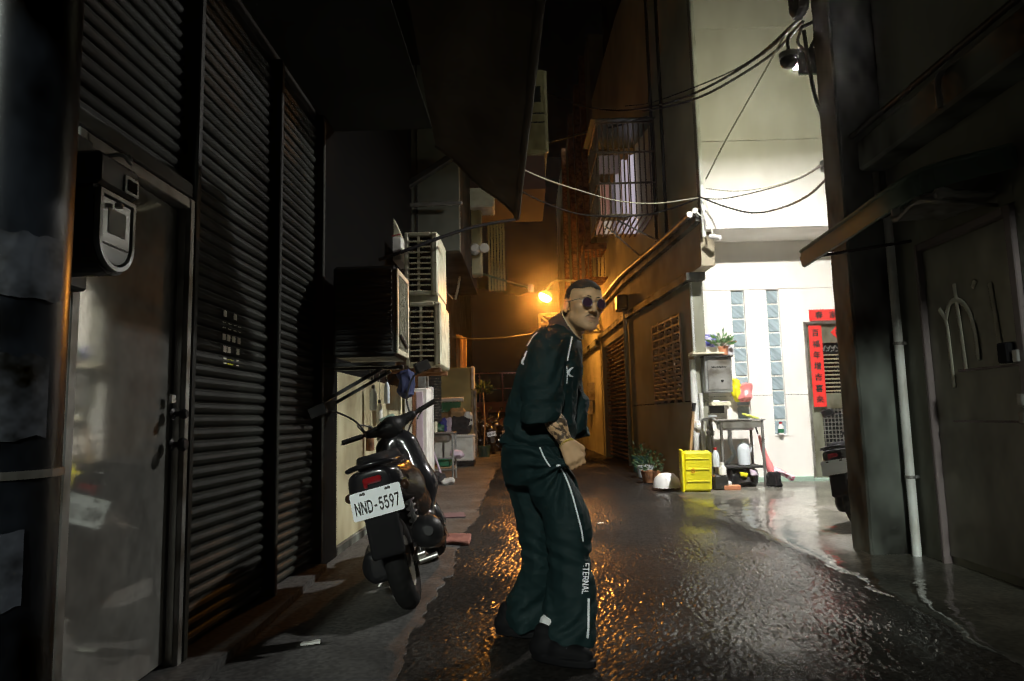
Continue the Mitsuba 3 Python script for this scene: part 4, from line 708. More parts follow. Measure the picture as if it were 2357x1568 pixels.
TOR = [(.912, .062, 3.285, .172, .150), (.93, .065, 3.285, .178, .165), (1.00, .068, 3.285, .170, .172), (1.08, .078, 3.285, .168, .172), (1.18, .098, 3.285, .162, .172), (1.28, .128, 3.285, .158, .172), (1.36, .150, 3.285, .138, .168), (1.42, .172, 3.285, .112, .13), (1.46, .188, 3.28, .088, .085), (1.49, .200, 3.275, .075, .075)]
def sleeve(p, sh_, c0, c1):
    d = chain(p, [sh_, c0, c1], [.082, .090, .088], .03)
    ax = np.asarray(c1) - np.asarray(c0); ax = ax / np.linalg.norm(ax); end = (p - np.asarray(c1, np.float32)) @ ax.astype(np.float32)
    d = smax(d, end - .012, .006); hollow = smax(chain(p, [c0, np.asarray(c1) + ax * .1], [.06, .078]), -end - .12, .02)
    return smax(d, -hollow, .006)
def jacket(p):
    w = p.copy(); f1 = nz3(p, (9, 9, 4), 21) - .5; f2 = nz3(p, (22, 22, 9), 22) - .5
    d = loft(p, TOR)
    d = smin(d, chain(p, [(.165, 3.15, 1.40), SHN], [.06, .070]), .06); d = smin(d, chain(p, [(.175, 3.42, 1.40), SHF], [.06, .070]), .06)
    zz = p[:, 2]
    d = d + .010 * np.sin(p[:, 2] * 62 + p[:, 0] * 24 + 9 * f1) * np.clip((1.10 - zz) / .16, 0, 1) * (zz > .935)
    a = sleeve(p, (.110, 3.115, 1.375), (.078, 3.085, 1.17), (.072, 3.075, 1.035))
    b = sleeve(p, (.165, 3.46, 1.365), (.222, 3.49, 1.14), (.232, 3.475, .965))
    fold = .008 * np.sin(p[:, 2] * 45 - p[:, 0] * 40 + 8 * f1)
    d = smin(d, a + fold * .6, .022); d = smin(d, b + fold, .03)
    d = smax(d, -cone(p, (.19, 3.275, 1.40), hw((0, -.034, -.05)), .064, .075), .01)
    return d + .012 * f1 + .006 * f2 + .007 * np.abs(2 * nz3(p, (17, 17, 6), 24) - 1) + .004 * np.abs(2 * nz3(p + .04 * f1[:, None], (30, 30, 34), 25) - 1) - .003
jm = solid(jacket, (-.24, 2.86, .88), (.44, 3.68, 1.54), .0046); part(man, 'jacket', jm, 'teal_cloth', True, label='dark green zipped track jacket with wide sleeves')
w_ = np.linspace(0, 2 * np.pi, 41)
nb = np.array([.194, 3.272, 1.452]); na = hw((0, -.036, -.052)) - nb; na /= np.linalg.norm(na); e1 = np.cross(na, [0, 1, 0]); e1 /= np.linalg.norm(e1); e2 = np.cross(na, e1)
def ringpt(r, h, k): return nb + na * (h + .012 * math.cos(k)) + (e1 * math.cos(k) * 1.08 + e2 * math.sin(k)) * r
rows = np.array([[ringpt(r, h, k) for k in w_] for r, h in ((.086, -.02), (.083, .012), (.079, .040), (.078, .058), (.073, .060), (.070, .040), (.070, .0))])
g = grid(rows[..., 0], rows[..., 1], rows[..., 2]); part(man, 'collar', g, 'brown_cloth', True, label='brown stand-up collar')
part(man, 'collar_trim', tube([ringpt(.0765, .0615, k) for k in w_], .0026, 6), 'cream_cloth', True)
hb = [(z, x, y, a + .004, b + .004) for z, x, y, a, b in [(.895, .060, 3.285, .160, .142), (.935, .063, 3.285, .172, .158)]]
part(man, 'waistband', solid(lambda p: loft(p, hb) + .004 * (nz3(p, (60, 60, 5), 3) - .5), (-.16, 3.08, .88), (.28, 3.5, .95), .005), 'dark_teal', True)

NL = [(.05, .172, 3.17, .118, .125), (.10, .172, 3.17, .122, .122), (.215, .178, 3.175, .114, .112), (.30, .186, 3.18, .108, .108), (.40, .186, 3.185, .102, .106), (.48, .188, 3.19, .106, .106), (.55, .184, 3.195, .112, .110), (.62, .165, 3.20, .117, .114), (.70, .130, 3.21, .118, .120), (.80, .085, 3.235, .120, .128), (.90, .062, 3.255, .135, .13)]
FL = [(.045, -.010, 3.46, .098, .115), (.12, -.012, 3.46, .102, .110), (.18, .000, 3.45, .104, .106), (.26, .030, 3.43, .098, .104), (.33, .050, 3.42, .090, .102), (.46, .055, 3.41, .100, .102), (.56, .048, 3.40, .104, .107), (.64, .040, 3.39, .112, .112), (.78, .030, 3.37, .120, .125), (.90, .045, 3.33, .150, .145)]
HP = [(.74, .045, 3.29, .135, .135), (.82, .045, 3.29, .146, .150), (.90, .055, 3.285, .155, .150), (.93, .060, 3.285, .150, .145)]
GR = np.array([.168, 3.07, .845], np.float32)
def trousers(p):
    f1 = nz3(p, (7, 7, 4), 31) - .5; f2 = nz3(p, (20, 20, 12), 32) - .5
    d = smin(smin(loft(p, NL), loft(p, FL), .02), loft(p, HP), .06)
    d = smin(d, cone(p, (.09, 3.13, .84), GR, .05, .022), .04)                       # the cloth he holds
    r = p - GR; rr = np.linalg.norm(r, axis=1); an = np.arctan2(r[:, 2], r[:, 0])
    d = d + .008 * np.sin(an * 15 + 5 * f1) * np.exp(-((rr - .16) / .13) ** 2) * (p[:, 1] < 3.3)
    kz = np.exp(-((p[:, 2] - .43) / .09) ** 2); d = d + .005 * kz * np.sin(p[:, 2] * 95 + p[:, 0] * 38 + 7 * f1)
    hz = np.exp(-((p[:, 2] - .15) / .08) ** 2); d = d + .007 * hz * np.sin(p[:, 2] * 60 - p[:, 0] * 45 + 8 * f1)
    d = d + .006 * np.sin(p[:, 0] * 34 + p[:, 2] * 9 + 6 * f1) * np.clip((.62 - p[:, 2]) / .3, 0, 1)
    return d + .014 * f1 + .006 * f2 + .008 * np.abs(2 * nz3(p, (15, 15, 5), 34) - 1) + .004 * np.abs(2 * nz3(p + .04 * f1[:, None], (28, 28, 30), 35) - 1) - .003
part(man, 'trousers', solid(trousers, (-.22, 2.94, .02), (.42, 3.68, .96), .0050), 'teal_cloth', True, label='wide dark green track trousers with white piping')
def press(pts, fn, out=.0015):        # brings points straight back (along y) onto the cloth
    P_ = np.array(pts, float); lo_ = np.full(len(P_), 2.85); hi_ = lo_.copy(); hit = np.zeros(len(P_), bool)
    for y in np.arange(2.85, 3.5, .003):
        Q_ = P_.copy(); Q_[:, 1] = y; d_ = fn(Q_.astype(np.float32)) < 0; new = d_ & ~hit; hi_[new] = y; hit |= d_
    P_[:, 1] = np.where(hit, hi_, np.median(hi_[hit]) if hit.any() else 3.1) - out - .003; return P_
def stripe(pts, fn, r, nm='piping', m='white_piping', **k):
    P_ = smooth_path(np.array(pts, float), 8); P_ = press(P_, fn)
    if len(P_) > 8: P_[:, 1] = np.convolve(np.pad(P_[:, 1], 2, 'edge'), np.ones(5) / 5, 'valid')
    part(man, nm, tube(P_, r, 6), m, True, **k)
ty = lambda L_: [(x, 3.02, z) for x, z in L_]
stripe(ty([(.065, .914), (.078, .880), (.094, .850), (.107, .832)]), trousers, .0042); stripe(ty([(.135, .835), (.150, .838)]), trousers, .0050)
stripe(ty([(.152, .826), (.168, .800), (.183, .765), (.203, .700), (.222, .620), (.237, .553), (.244, .500)]), trousers, .0042)
stripe(ty([(.258, .262), (.254, .19), (.247, .10)]), trousers, .0062)
stripe([(.226, 3.02, 1.415), (.212, 3.02, 1.355), (.201, 3.02, 1.304)], jacket, .0040); stripe([(.198, 3.02, 1.28), (.199, 3.02, 1.24), (.196, 3.02, 1.20)], jacket, .0022)
stripe([(.018, 3.04, 1.372), (.045, 3.04, 1.412), (.066, 3.06, 1.432)], jacket, .0022)
tx = text('ETERNAL', .026, True, 1.05); v = tx.vertices; s_ = v[:, 0] / np.ptp(v[:, 0])
base = np.stack([.247 - .012 * s_ - 0 * s_ + v[:, 1], 3.0 + 0 * s_, .3475 - .125 * s_], 1); zl_ = np.linspace(.47, .22, 26); ln_ = press(np.stack([.247 - .012 * (.3475 - zl_) / .125, 3.0 + 0 * zl_, zl_], 1), trousers, .003); yl_ = np.convolve(np.pad(ln_[:, 1], 3, 'edge'), np.ones(7) / 7, 'valid'); flat = base.copy(); flat[:, 1] = np.interp(base[:, 2], zl_[::-1], yl_[::-1]) - .0065 - (base[:, 0] - .247) * .25; flat += np.array([0, -1.0, 0]) * (v[:, 2])[:, None]
part(man, 'lettering', trimesh.Trimesh(flat, tx.faces, process=False), 'white_piping', label='white word printed down the trouser leg')
def badge(c, fn, pts, r):             # a curled crest, as on the chest and the back
    P_ = smooth_path(np.array([[c[0] + a, c[1], c[2] + b] for a, b in pts]), 8); Q_ = press(P_, fn, .0); Q_[:, 1] = np.convolve(np.pad(Q_[:, 1], 4, 'edge'), np.ones(9) / 9, 'valid'); part(man, 'crest', tube(Q_, r, 7, caps=True), 'white_piping', True)
badge((.214, 3.02, 1.252), jacket, [(.014, .022), (.004, .016), (-.006, .006), (-.008, -.006), (0, -.016), (.014, -.018)], [.003, .005, .0065, .005, .004, .003])
badge((.004, 3.06, 1.335), jacket, [(.014, .032), (.008, .018), (.004, .006), (-.002, -.008), (-.010, -.022), (-.002, -.036)], [.004, .006, .005, .007, .007, .004])
bp = [hp(-.002, .027 * math.cos(k) * 1.18, .027 * math.sin(k) * 1.05) + np.array([0, 0, .012 * math.sin(k * 1.0)]) for k in np.linspace(0, 2 * np.pi, 27)]
bc_ = man + '__bracelet'; USED.add(bc_); labels[bc_] = {'label': 'gold beaded bracelet'}
part(bc_, 'cord', tube(bp, .0022, 6), 'gold', True)
for k in range(26): part(bc_, 'bead', mv(trimesh.creation.icosphere(1, .0052), *bp[k]), 'gold', True)
def shoe(p, c, a):
    ca, sa = math.cos(a), math.sin(a); q = p - np.asarray(c, np.float32); q = np.stack([q[:, 0] * ca + q[:, 1] * sa, -q[:, 0] * sa + q[:, 1] * ca, q[:, 2]], 1)
    d = smin(chain(q, [(-.06, 0, .05), (.04, 0, .05), (.155, .005, .040)], [.042, .044, .034], .02), cone(q, (-.045, 0, .06), (-.035, 0, .115), .040, .042), .03)
    sole = smax(smax(loft(q[:, [0, 1, 2]] * [1, 1, 1], [(-.01, .055, 0, .152, .052), (.034, .055, 0, .150, .054)]), q[:, 2] - .034, .006), -q[:, 2], .004)
    return smin(smax(d, -q[:, 2] + .012, .01), sole, .006)
for nm, c, a in (('shoe', (.090, 3.10, .0), math.radians(-28)), ('shoe', (-.075, 3.47, .0), math.radians(-15))):
    part(man, nm, solid(lambda p: shoe(p, c, a), np.array(c) - [.2, .2, .02], np.array(c) + [.25, .25, .18], .005), 'shoe_black', True, label=None)
for k in range(4):
    t_ = .02 + .022 * k; a = math.radians(-28); o_ = np.array([.090 + math.cos(a) * t_, 3.10 + math.sin(a) * t_, .094 - .0045 * k]); n_ = np.array([-math.sin(a), math.cos(a), 0])
    part(man, 'lace', tube([o_ - n_ * .03 - [0, 0, .012], o_ + [0, 0, .004], o_ + n_ * .03 - [0, 0, .012]], .004, 6, 4), 'dark_lace', True)
part(man, 'sock', solid(lambda p: cone(p, (.066, 3.128, .108), (.078, 3.135, .150), .031, .036), (-.02, 3.0, .03), (.18, 3.25, .24), .005), 'white_cloth', True)

# ---------------------------------------------------------------- scooters
def torus(R_, r, n=40, k=14, flat=1.0):
    w = np.linspace(0, 2 * np.pi, n + 1); t = tube(np.stack([0 * w, R_ * np.cos(w), R_ * np.sin(w)], 1), r, k, caps=False); t.vertices[:, 0] *= flat; return t
def helix(a, b, R_, turns, r):
    w = np.linspace(0, 1, turns * 14); a, b = np.array(a, float), np.array(b, float); ax = (b - a) / np.linalg.norm(b - a); e = np.cross(ax, [1, 0, 0]); e /= np.linalg.norm(e); f = np.cross(ax, e)
    return tube(a + (b - a) * w[:, None] + R_ * (np.cos(w * turns * 2 * np.pi)[:, None] * e + np.sin(w * turns * 2 * np.pi)[:, None] * f), r, 6)
ST = math.radians(24)                  # the front end is turned to the left
def steer(m):
    return rot(m, [0, -.42, .91], math.degrees(ST), (0, 1.10, .80))
def tailf(p):
    s = p.copy(); s[:, 0] = np.abs(s[:, 0])
    d = chain(p, [(0, -.20, .735), (0, .10, .70), (0, .48, .60)], [.105, .150, .150], .08)
    d = smin(d, chain(s, [(.06, -.16, .70), (.10, .15, .62), (.10, .50, .48)], [.085, .10, .09], .05), .05)
    d = smin(d, cone(p, (0, -.20, .70), (0, -.18, .56), .10, .07), .05)
    d = smax(d, p[:, 2] - .775, .03); d = smax(d, .42 - p[:, 2] + (.2 - p[:, 1]) * .35, .03); d = smax(d, -p[:, 1] - .275, .02)
    return d
def frontf(p):
    s = p.copy(); s[:, 0] = np.abs(s[:, 0])
    d = rbox(p, (0, .78, .30), (.15, .22, .055), .05)
    sh = chain(s, [(.05, .98, .32), (.10, 1.02, .55), (.07, 1.06, .84)], [.085, .11, .08], .05); sh = smin(sh, chain(p, [(0, 1.0, .32), (0, 1.10, .6), (0, 1.08, .88)], [.09, .12, .09], .05), .06)
    d = smin(d, sh, .06); d = smin(d, chain(p, [(0, .62, .33), (0, .50, .45)], [.12, .12], .05), .05)
    return d
def seatf(p):
    d = chain(p, [(0, -.16, .785), (0, .10, .80), (0, .45, .765), (0, .58, .72)], [.075, .105, .115, .09], .08); return smax(smax(d, .745 - p[:, 2], .015), p[:, 2] - .845 + .05 * np.exp(-((p[:, 1] - .35) / .12) ** 2), .02)
def podf(p):
    s = p.copy(); s[:, 0] = np.abs(s[:, 0]); d = chain(p, [(0, 1.02, .98), (0, 1.16, .93)], [.075, .085], .04); return smin(d, cone(s, (.02, 1.03, .98), (.17, 1.0, 1.0), .055, .028), .04)
def mufff(p): return smin(chain(p, [(.185, -.06, .37), (.185, .22, .30)], [.088, .070], .03), cone(p, (.185, .22, .30), (.08, .50, .24), .05, .03), .03)
def casef(p): return smin(chain(p, [(-.13, -.02, .26), (-.15, .30, .27)], [.075, .09], .05), rbox(p, (-.07, .14, .27), (.10, .26, .085), .04), .04)
box3 = lambda *a: (np.array(a[:3]), np.array(a[3:]))
_S = {}
def smesh(k, f, lo, hi, h):
    if k not in _S: _S[k] = solid(f, lo, hi, h)
    return _S[k].copy()
def scooter(name, label, M, body_mat, side_mat, plate, group=None, lens='red_lens'):
    s = thing(name, label, 'scooter', group); W = {'to_world': T(M)}
    P_ = lambda n, m, ma, sm=40, par=s, **k: part(par, n, m, ma, sm, **W, **k)
    for nm, y, fn in (('rear_wheel', 0, lambda m: m), ('front_wheel', 1.27, steer)):
        wk = key_of(s + '__' + nm)
        ty_ = torus(.185, .062, 132, 18, .95); v = ty_.vertices; rr_ = np.hypot(v[:, 1], v[:, 2]); th_ = np.arctan2(v[:, 2], v[:, 1]); ty_.vertices = v * (1 - .012 * ((np.sin(th_ * 33 + np.abs(v[:, 0]) * 90) > .55) & (rr_ > .215))[:, None]); ty_ = mv(ty_, 0, y, .243); P_('tyre', fn(ty_), 'rubber', True, wk)
        for k in range(-2, 3): pass
        P_('rim', fn(mv(rot(lathe([(.0, -.03), (.03, -.05), (.04, -.03), (.12, -.035), (.135, -.045), (.135, .045), (.12, .035), (.04, .03), (.03, .05), (0, .03)], 30), [0, 1, 0], 90), 0, y, .243)), 'steel_dull', 40, wk)
    P_('tail_fairing', smesh('tail', tailf, (-.3, -.34, .36), (.3, .72, .84), .010), body_mat, True)
    P_('front_fairing', smesh('front', frontf, (-.26, .34, .2), (.26, 1.26, 1.0), .012), body_mat, True)
    for sg in (1, -1):
        g = smesh('tail', tailf, 0, 0, 0); v = g.vertices; keep = (v[g.faces].mean(1)[:, 0] * sg > .09) & (v[g.faces].mean(1)[:, 2] < .70) & (v[g.faces].mean(1)[:, 2] > .50) & (v[g.faces].mean(1)[:, 1] > -.10)
        g.update_faces(keep); g.remove_unreferenced_vertices(); g.vertices += np.array([sg * .004, 0, 0]); P_('side_panel', g, side_mat, True)
    P_('seat', smesh('seat', seatf, (-.2, -.3, .7), (.2, .74, .92), .010), 'black_matte', True)
    P_('grab_rail', tube([(-.12, .02, .79), (-.125, -.20, .79), (-.06, -.275, .80), (.06, -.275, .80), (.125, -.20, .79), (.12, .02, .79)], .013, 8, 5), 'black_gloss', True)
    P_('tail_lamp', mv(cat([box(-.048, .048, -.292, -.25, .700, .734, .008), box(-.048, -.028, -.292, -.255, .683, .708, .005), ]), 0, 0, .004), lens, 40)
    for sg in (1, -1): P_('indicator', mv(trimesh.creation.icosphere(2, .025), sg * .145, -.20, .655), 'smoked_lens', True)
    pk = key_of(s + '__number_plate'); pr = lambda m: rot(m, [1, 0, 0], -14, (0, -.27, .605))
    g = prism(Polygon([(-.13, -.07), (.13, -.07), (.13, .07), (-.13, .07)]).buffer(-.012).buffer(.012), .003); P_('sheet', pr(face_y(g, 0, -.292, .605)), 'plate_white', False, pk)
    P_('holder', pr(box(-.06, .06, -.288, -.20, .53, .685, .01)), 'black_plastic', 40, pk)
    for sg in (1, -1): P_('bolt', pr(face_y(cat([prism(Polygon([(-.012, -.004), (.012, -.004), (.012, .004), (-.012, .004)]).buffer(.002), .003), mv(prism(Polygon([(0, 0), (.012, 0), (.006, .006)]).buffer(.001), .003), 0, .003, 0)]), sg * .065, -.295, .660)), 'black_plastic', False, pk)
    if plate: P_('lettering', pr(face_y(text(plate, .062, True, .50), 0, -.2955, .593)), 'ink', False, pk)
    P_('rear_mudguard', pr(smesh('guard', lambda p: smax(rbox(p, (0, -.255, .45), (.085, .02, .12), .018), -rbox(p, (0, -.235, .42), (.065, .02, .13), .015), .01), (-.12, -.3, .3), (.12, -.2, .6), .008)), 'black_matte', True)
    for sg in (1, -1):
        sk_ = key_of(s + '__shock_absorber'); a, b = (sg * .118, -.01, .26), (sg * .118, .045, .56)
        P_('spring', helix(np.array(a) + [0, .012, .07], b, .024, 7, .0055), 'chrome', True, sk_); P_('damper', rod(a, b, .013, 10), 'chrome', 40, sk_); P_('lower_mount', mv(rot(lathe([(0, -.02), (.02, -.02), (.02, .02), (0, .02)], 12), [0, 1, 0], 90), *a), 'steel', 40, sk_)
    P_('crankcase', smesh('case', casef, (-.32, -.2, .1), (.1, .5, .44), .010), 'black_plastic', True)
    mk_ = key_of(s + '__muffler'); P_('canister', smesh('muff', mufff, (.0, -.2, .15), (.32, .6, .5), .009), 'black_plastic', True, mk_)
    P_('heat_shield', smesh('shield', lambda p: smax(smax(mufff(p) - .008, -(mufff(p) - .002), .002), -rbox(p, (.26, .06, .37), (.08, .14, .06), .05) * -1, .004), (.0, -.2, .15), (.36, .6, .5), .007), 'black_gloss', True, mk_)
    for y, z in ((-.03, .41), (.14, .37), (.04, .31)): P_('bolt', mv(rot(lathe([(0, 0), (.010, 0), (.008, .006), (0, .007)], 10), [0, 1, 0], 90), .275 - .05 * y, y, z), 'chrome', 40, mk_)
    P_('tail_pipe', rod((.20, -.165, .385), (.198, -.08, .375), .024, 14), 'black_plastic', 40, mk_)
    P_('swing_arm', bar((.085, 0, .243), (.10, .36, .27), .03, .045), 'steel_dull'); P_('axle_nut', cat([mv(rot(lathe([(0, 0), (.022, 0), (.022, .03), (0, .03)], 6), [0, 1, 0], 90), .095, 0, .243), rod((.10, -.02, .225), (.20, -.02, .235), .016, 10)]), 'steel', 40)
    P_('side_stand', tube([(-.13, .50, .2), (-.22, .46, .08), (-.30, .42, .0)], .011, 8), 'steel_dull', 40); P_('foot_peg', box(.11, .20, .42, .47, .30, .325, .008), 'chrome')
    P_('handlebar', steer(tube([(-.34, .98, 1.02), (-.2, 1.0, 1.005), (0, 1.03, .98), (.2, 1.0, 1.005), (.34, .98, 1.02)], .0125, 10, 5)), 'black_plastic', True)
    P_('instrument_pod', steer(smesh('pod', podf, (-.26, .88, .82), (.26, 1.3, 1.1), .009)), 'black_plastic', True)
    P_('display', steer(rot(box(-.055, .055, 1.0, 1.04, 1.052, 1.057, .003), [1, 0, 0], 35, (0, 1.02, 1.05))), 'mint_paint')
    for sg in (1, -1):
        P_('grip', steer(rod((sg * .215, 1.0, 1.006), (sg * .355, .978, 1.021), .0175, 12)), 'rubber', 40); P_('brake_lever', steer(tube([(sg * .20, 1.04, 1.0), (sg * .27, 1.06, 1.005), (sg * .36, 1.03, 1.015)], .006, 6, 4)), 'steel_dull', True)
        mr = key_of(s + '__mirror'); P_('stalk', steer(tube([(sg * .17, 1.04, 1.01), (sg * .20, 1.06, 1.12), (sg * .29, 1.06, 1.23), (sg * .37, 1.05, 1.27)], .0065, 8, 5)), 'black_plastic', True, mr)
        hd = rbox; g = smesh('mir', lambda p: rbox(p, (0, 0, 0), (.065, .022, .042), .02), (-.09, -.05, -.07), (.09, .05, .07), .006); P_('head', steer(mv(rot(g, [0, 0, 1], sg * 14), sg * .405, 1.055, 1.29)), 'black_plastic', True, mr)
        P_('mirror_glass', steer(mv(rot(box(-.055, .055, -.0245, -.0225, -.034, .034, .001), [0, 0, 1], sg * 14), sg * .405, 1.055, 1.29)), 'chrome', False, mr)
    for sg in (1, -1): P_('control_cable', tube([(sg * .19, 1.02, .99), (sg * .24, 1.14, 1.06), (sg * .14, 1.24, 1.0), (sg * .05, 1.16, .86)], .0055, 6, 5), 'cable_black', True)
    P_('headlamp', steer(mv(trimesh.creation.icosphere(3, .085), 0, 1.19, .93)), 'dark_glass', True)
    P_('fork', steer(cat([rod((.08, 1.27, .243), (.07, 1.14, .62), .017, 10), rod((-.08, 1.27, .243), (-.07, 1.14, .62), .017, 10)])), 'steel_dull', 40)
    P_('front_mudguard', steer(mv(smesh('fg', lambda p: smax(smax(np.sqrt((np.sqrt(p[:, 1] ** 2 + p[:, 2] ** 2) - .21) ** 2 + (p[:, 0] * .8) ** 2) - .075, -(np.sqrt((np.sqrt(p[:, 1] ** 2 + p[:, 2] ** 2) - .20) ** 2 + (p[:, 0] * .8) ** 2) - .062), .008), -p[:, 2] - .02, .01), (-.12, -.31, -.06), (.12, .31, .31), .010), 0, 1.27, .243)), body_mat, True)
    return s
def pose(x, y, yaw, lean, s=1.0):
    return (T().translate([x, y, -.006]) @ T().rotate([0, 0, 1], yaw) @ T().rotate([0, 1, 0], lean) @ T().scale([s, s, s])).matrix
SC = scooter('scooter', 'black parked scooter on the left with a white number plate, leaning on its stand', np.array(pose(-.665, 4.02, 4, -14, 1.06)), 'black_gloss', 'panel_grey', 'NND-5597')
SR = scooter('scooter', 'scooter with a red tail half hidden behind the right pillar', np.array(pose(3.01, 6.30, -47, -11, .93)), 'black_gloss', 'red_paint', None)
for i, (x, y, yaw) in enumerate(((-.95, 20.6, 10), (-1.5, 20.9, 4), (-.60, 22.6, 14))):
    lab = ['nearest of the dark scooters parked far down the alley', 'dark far scooter beside the olive panel', 'farthest dark scooter, in front of the pale car'][i]
    s = thing('parked_scooter', lab, 'scooter', 'scooters far down the alley'); M = np.array(pose(x, y, yaw, -9))
    parts = [k for k in scene if k.startswith(SC + '__')]
    dark, bright = [], []
    for k in parts:
        w_ = meshkit.WRITTEN[scene[k]['filename']]; m = trimesh.Trimesh(w_[0], w_[1], process=False)
        (bright if any(t in k for t in ('chrome', 'plate__sheet', 'spring', 'tail_pipe', 'lever', 'stalk')) else dark).append(m)
    scene[s] = mikit.ply(cat(dark), 'black_gloss', 40, to_world=T(M)); part(s, 'bright_parts', cat(bright), 'chrome', False, stuff=True, to_world=T(M))
car = thing('parked_car', 'pale pinkish car parked at the far end of the alley', 'car')
def carf(p): 
    d = rbox(p, (0, 0, .62), (.88, 2.1, .34), .18); cab = smax(loft(p, [(.9, 0, .1, .82, 1.55), (1.45, 0, .15, .62, .95)]), p[:, 2] - 1.45, .1); return smin(d, cab, .08)
cg = solid(carf, (-1.05, -2.3, .2), (1.05, 2.3, 1.6), .06); CM = T().translate([-1.4, 39, .05])
part(car, 'body', cg, 'car_paint', True, to_world=CM); part(car, 'rear_window', rot(box(-.60, .60, -1.42, -1.36, .98, 1.34, .02), [1, 0, 0], -30, (0, -1.35, 1.1)), 'dark_glass', to_world=CM)
for sg in (1, -1): part(car, 'tail_lamp', box(sg * .72 - .12, sg * .72 + .12, -2.13, -2.05, .72, .90, .03), 'red_lens', to_world=CM); part(car, 'wheel', mv(rot(lathe([(0, -.1), (.30, -.1), (.32, 0), (.30, .1), (0, .1)], 24), [0, 1, 0], 90), sg * .80, -1.3, .31), 'rubber', 40, to_world=CM)
part(car, 'bumper', box(-.85, .85, -2.16, -2.0, .35, .58, .05), 'car_paint', to_world=CM)

# ---------------------------------------------------------------- air conditioners and the clutter on the left
def ac_unit(label, x0, x1, y0, y1, z0, z1, mt, kind):
    a = thing('air_conditioner', label, 'air conditioner')
    if kind == 'grille':              # side of an outdoor unit: two columns of open slots face the camera
        part(a, 'casing', cat([box(x0, x0 + .045, y0, y1, z0, z1, .008), box(x1 - .085, x1, y0 - .004, y1, z0, z1, .02), box(x0 + .046, x1 - .086, y0, y1, z0, z0 + .05, .006), box(x0 + .046, x1 - .086, y0, y1, z1 - .045, z1, .006), box(x0 + .046, x1 - .086, y0 + .10, y1, z0 + .051, z1 - .046)]), mt)
        part(a, 'coil', box(x0 + .047, x1 - .087, y0 + .06, y0 + .099, z0 + .052, z1 - .047), 'black_matte')
        part(a, 'upright', box((x0 + x1) / 2 - .045, (x0 + x1) / 2 - .017, y0 + .002, y0 + .03, z0 + .05, z1 - .046), mt)
        n = 10
        for k in range(1, n): z = z0 + .05 + (z1 - z0 - .095) * k / n; part(a, 'slat', box(x0 + .044, x1 - .084, y0 - .003, y0 + .022, z - .0075, z + .0075, .002), mt)
        for x, z in ((x1 - .03, z0 + .03), (x1 - .03, z1 - .03), (x1 - .03, (z0 + z1) / 2)): part(a, 'screw', mv(rot(lathe([(0, 0), (.008, 0), (.006, .004), (0, .005)], 8), [1, 0, 0], 90), x, y0 - .003, z), 'rust')
    else:
        part(a, 'casing', box(x0, x1, y0, y1, z0, z1, .02), 'dark_paint')
        for k in range(15): z = z0 + .05 + (z1 - z0 - .1) * k / 14; part(a, 'louvre', rot(box(x0 + .03, x1 - .03, y0 - .014, y0 - .001, z - .012, z + .012, .002), [1, 0, 0], -25, (0, y0, z)), 'dark_paint')
        part(a, 'side_frame', cat([box(x1 + .001, x1 + .012, y0 + .01, y0 + .05, z0 + .02, z1 - .02, .003), box(x1 + .001, x1 + .012, y1 - .05, y1 - .01, z0 + .02, z1 - .02, .003), box(x1 + .001, x1 + .012, y0 + .05, y1 - .05, z0 + .02, z0 + .06, .003), box(x1 + .001, x1 + .012, y0 + .05, y1 - .05, z1 - .06, z1 - .02, .003)]), mt)
        part(a, 'fin_panel', cat([box(x1 + .001, x1 + .007, y0 + .055 + .0135 * k, y0 + .062 + .0135 * k, z0 + .062, z1 - .062) for k in range(int((y1 - y0 - .11) / .0135))]), 'fin_metal', stuff=True)
        part(a, 'handle', bar((x1 + .015, y0 + .10, z0 + .16), (x1 + .015, y1 - .12, z0 + .10), .02, .02), 'dark_paint')
    return a
ac_unit('dark louvred air conditioner hung nearest over the scooter', -1.40, -.93, 4.96, 5.46, 1.52, 2.20, 'cream_paint', 'louvre')
for y, nm in ((5.05, 'nearer'), (5.38, 'farther')):
    t = thing('wall_bracket', nm + ' dark steel bracket under the air conditioner over the scooter', 'bracket'); part(t, 'arm', bar((-1.5, y, 1.47), (-.95, y, 1.47), .03, .045), 'dark_paint'); part(t, 'brace', bar((-1.49, y, 1.2), (-1.05, y, 1.44), .025, .025), 'dark_paint')
ac_unit('lower of the two stacked cream air conditioners', -1.30, -.90, 7.50, 8.30, 1.64, 2.36, 'cream_paint', 'grille')
ac_unit('upper of the two stacked cream air conditioners', -1.31, -.93, 7.50, 8.30, 2.44, 3.16, 'cream_paint', 'grille')
one('spacer_plate', 'cream plate between the two stacked air conditioners', 'plate', box(-1.29, -.935, 7.52, 8.28, 2.363, 2.437, .004), 'cream_paint')
for y, nm in ((7.6, 'nearer'), (8.2, 'farther')): one('wall_bracket', nm + ' rusty bar bracket under the stacked cream air conditioners', 'bracket', bar((-1.53, y, 1.60), (-.92, y, 1.60), .05, .06), 'rust')
vb = thing('vent_box', 'pale metal vent box with a sloping hood above the dark air conditioner', 'box')
p = [at(875, 600, 8.0), at(930, 545, 8.0)]
part(vb, 'box', box(p[0][0], p[1][0] - .03, 8.0, 8.5, p[0][2], p[1][2], .012), 'white_paint'); x, z = p[0][0], p[1][2]
part(vb, 'hood', mv(rot(prism([(-.03, .003), (.25, .003), (.10, .38), (.0, .72), (-.03, .72)], .25), [1, 0, 0], 90), x, 8.3, z), 'cream_paint'); part(vb, 'cord', tube([(x, 7.97, z + .03), (x + .1, 7.94, z - .01), (x + .26, 7.95, z + .02)], .008, 6, 5), 'red_paint', True)
lk = thing('metal_cabinet', 'rust streaked pale metal cabinet standing behind the scooter', 'cabinet')
part(lk, 'body', box(-1.50, -1.22, 8.55, 9.0, .0, 1.45, .01), 'white_paint')
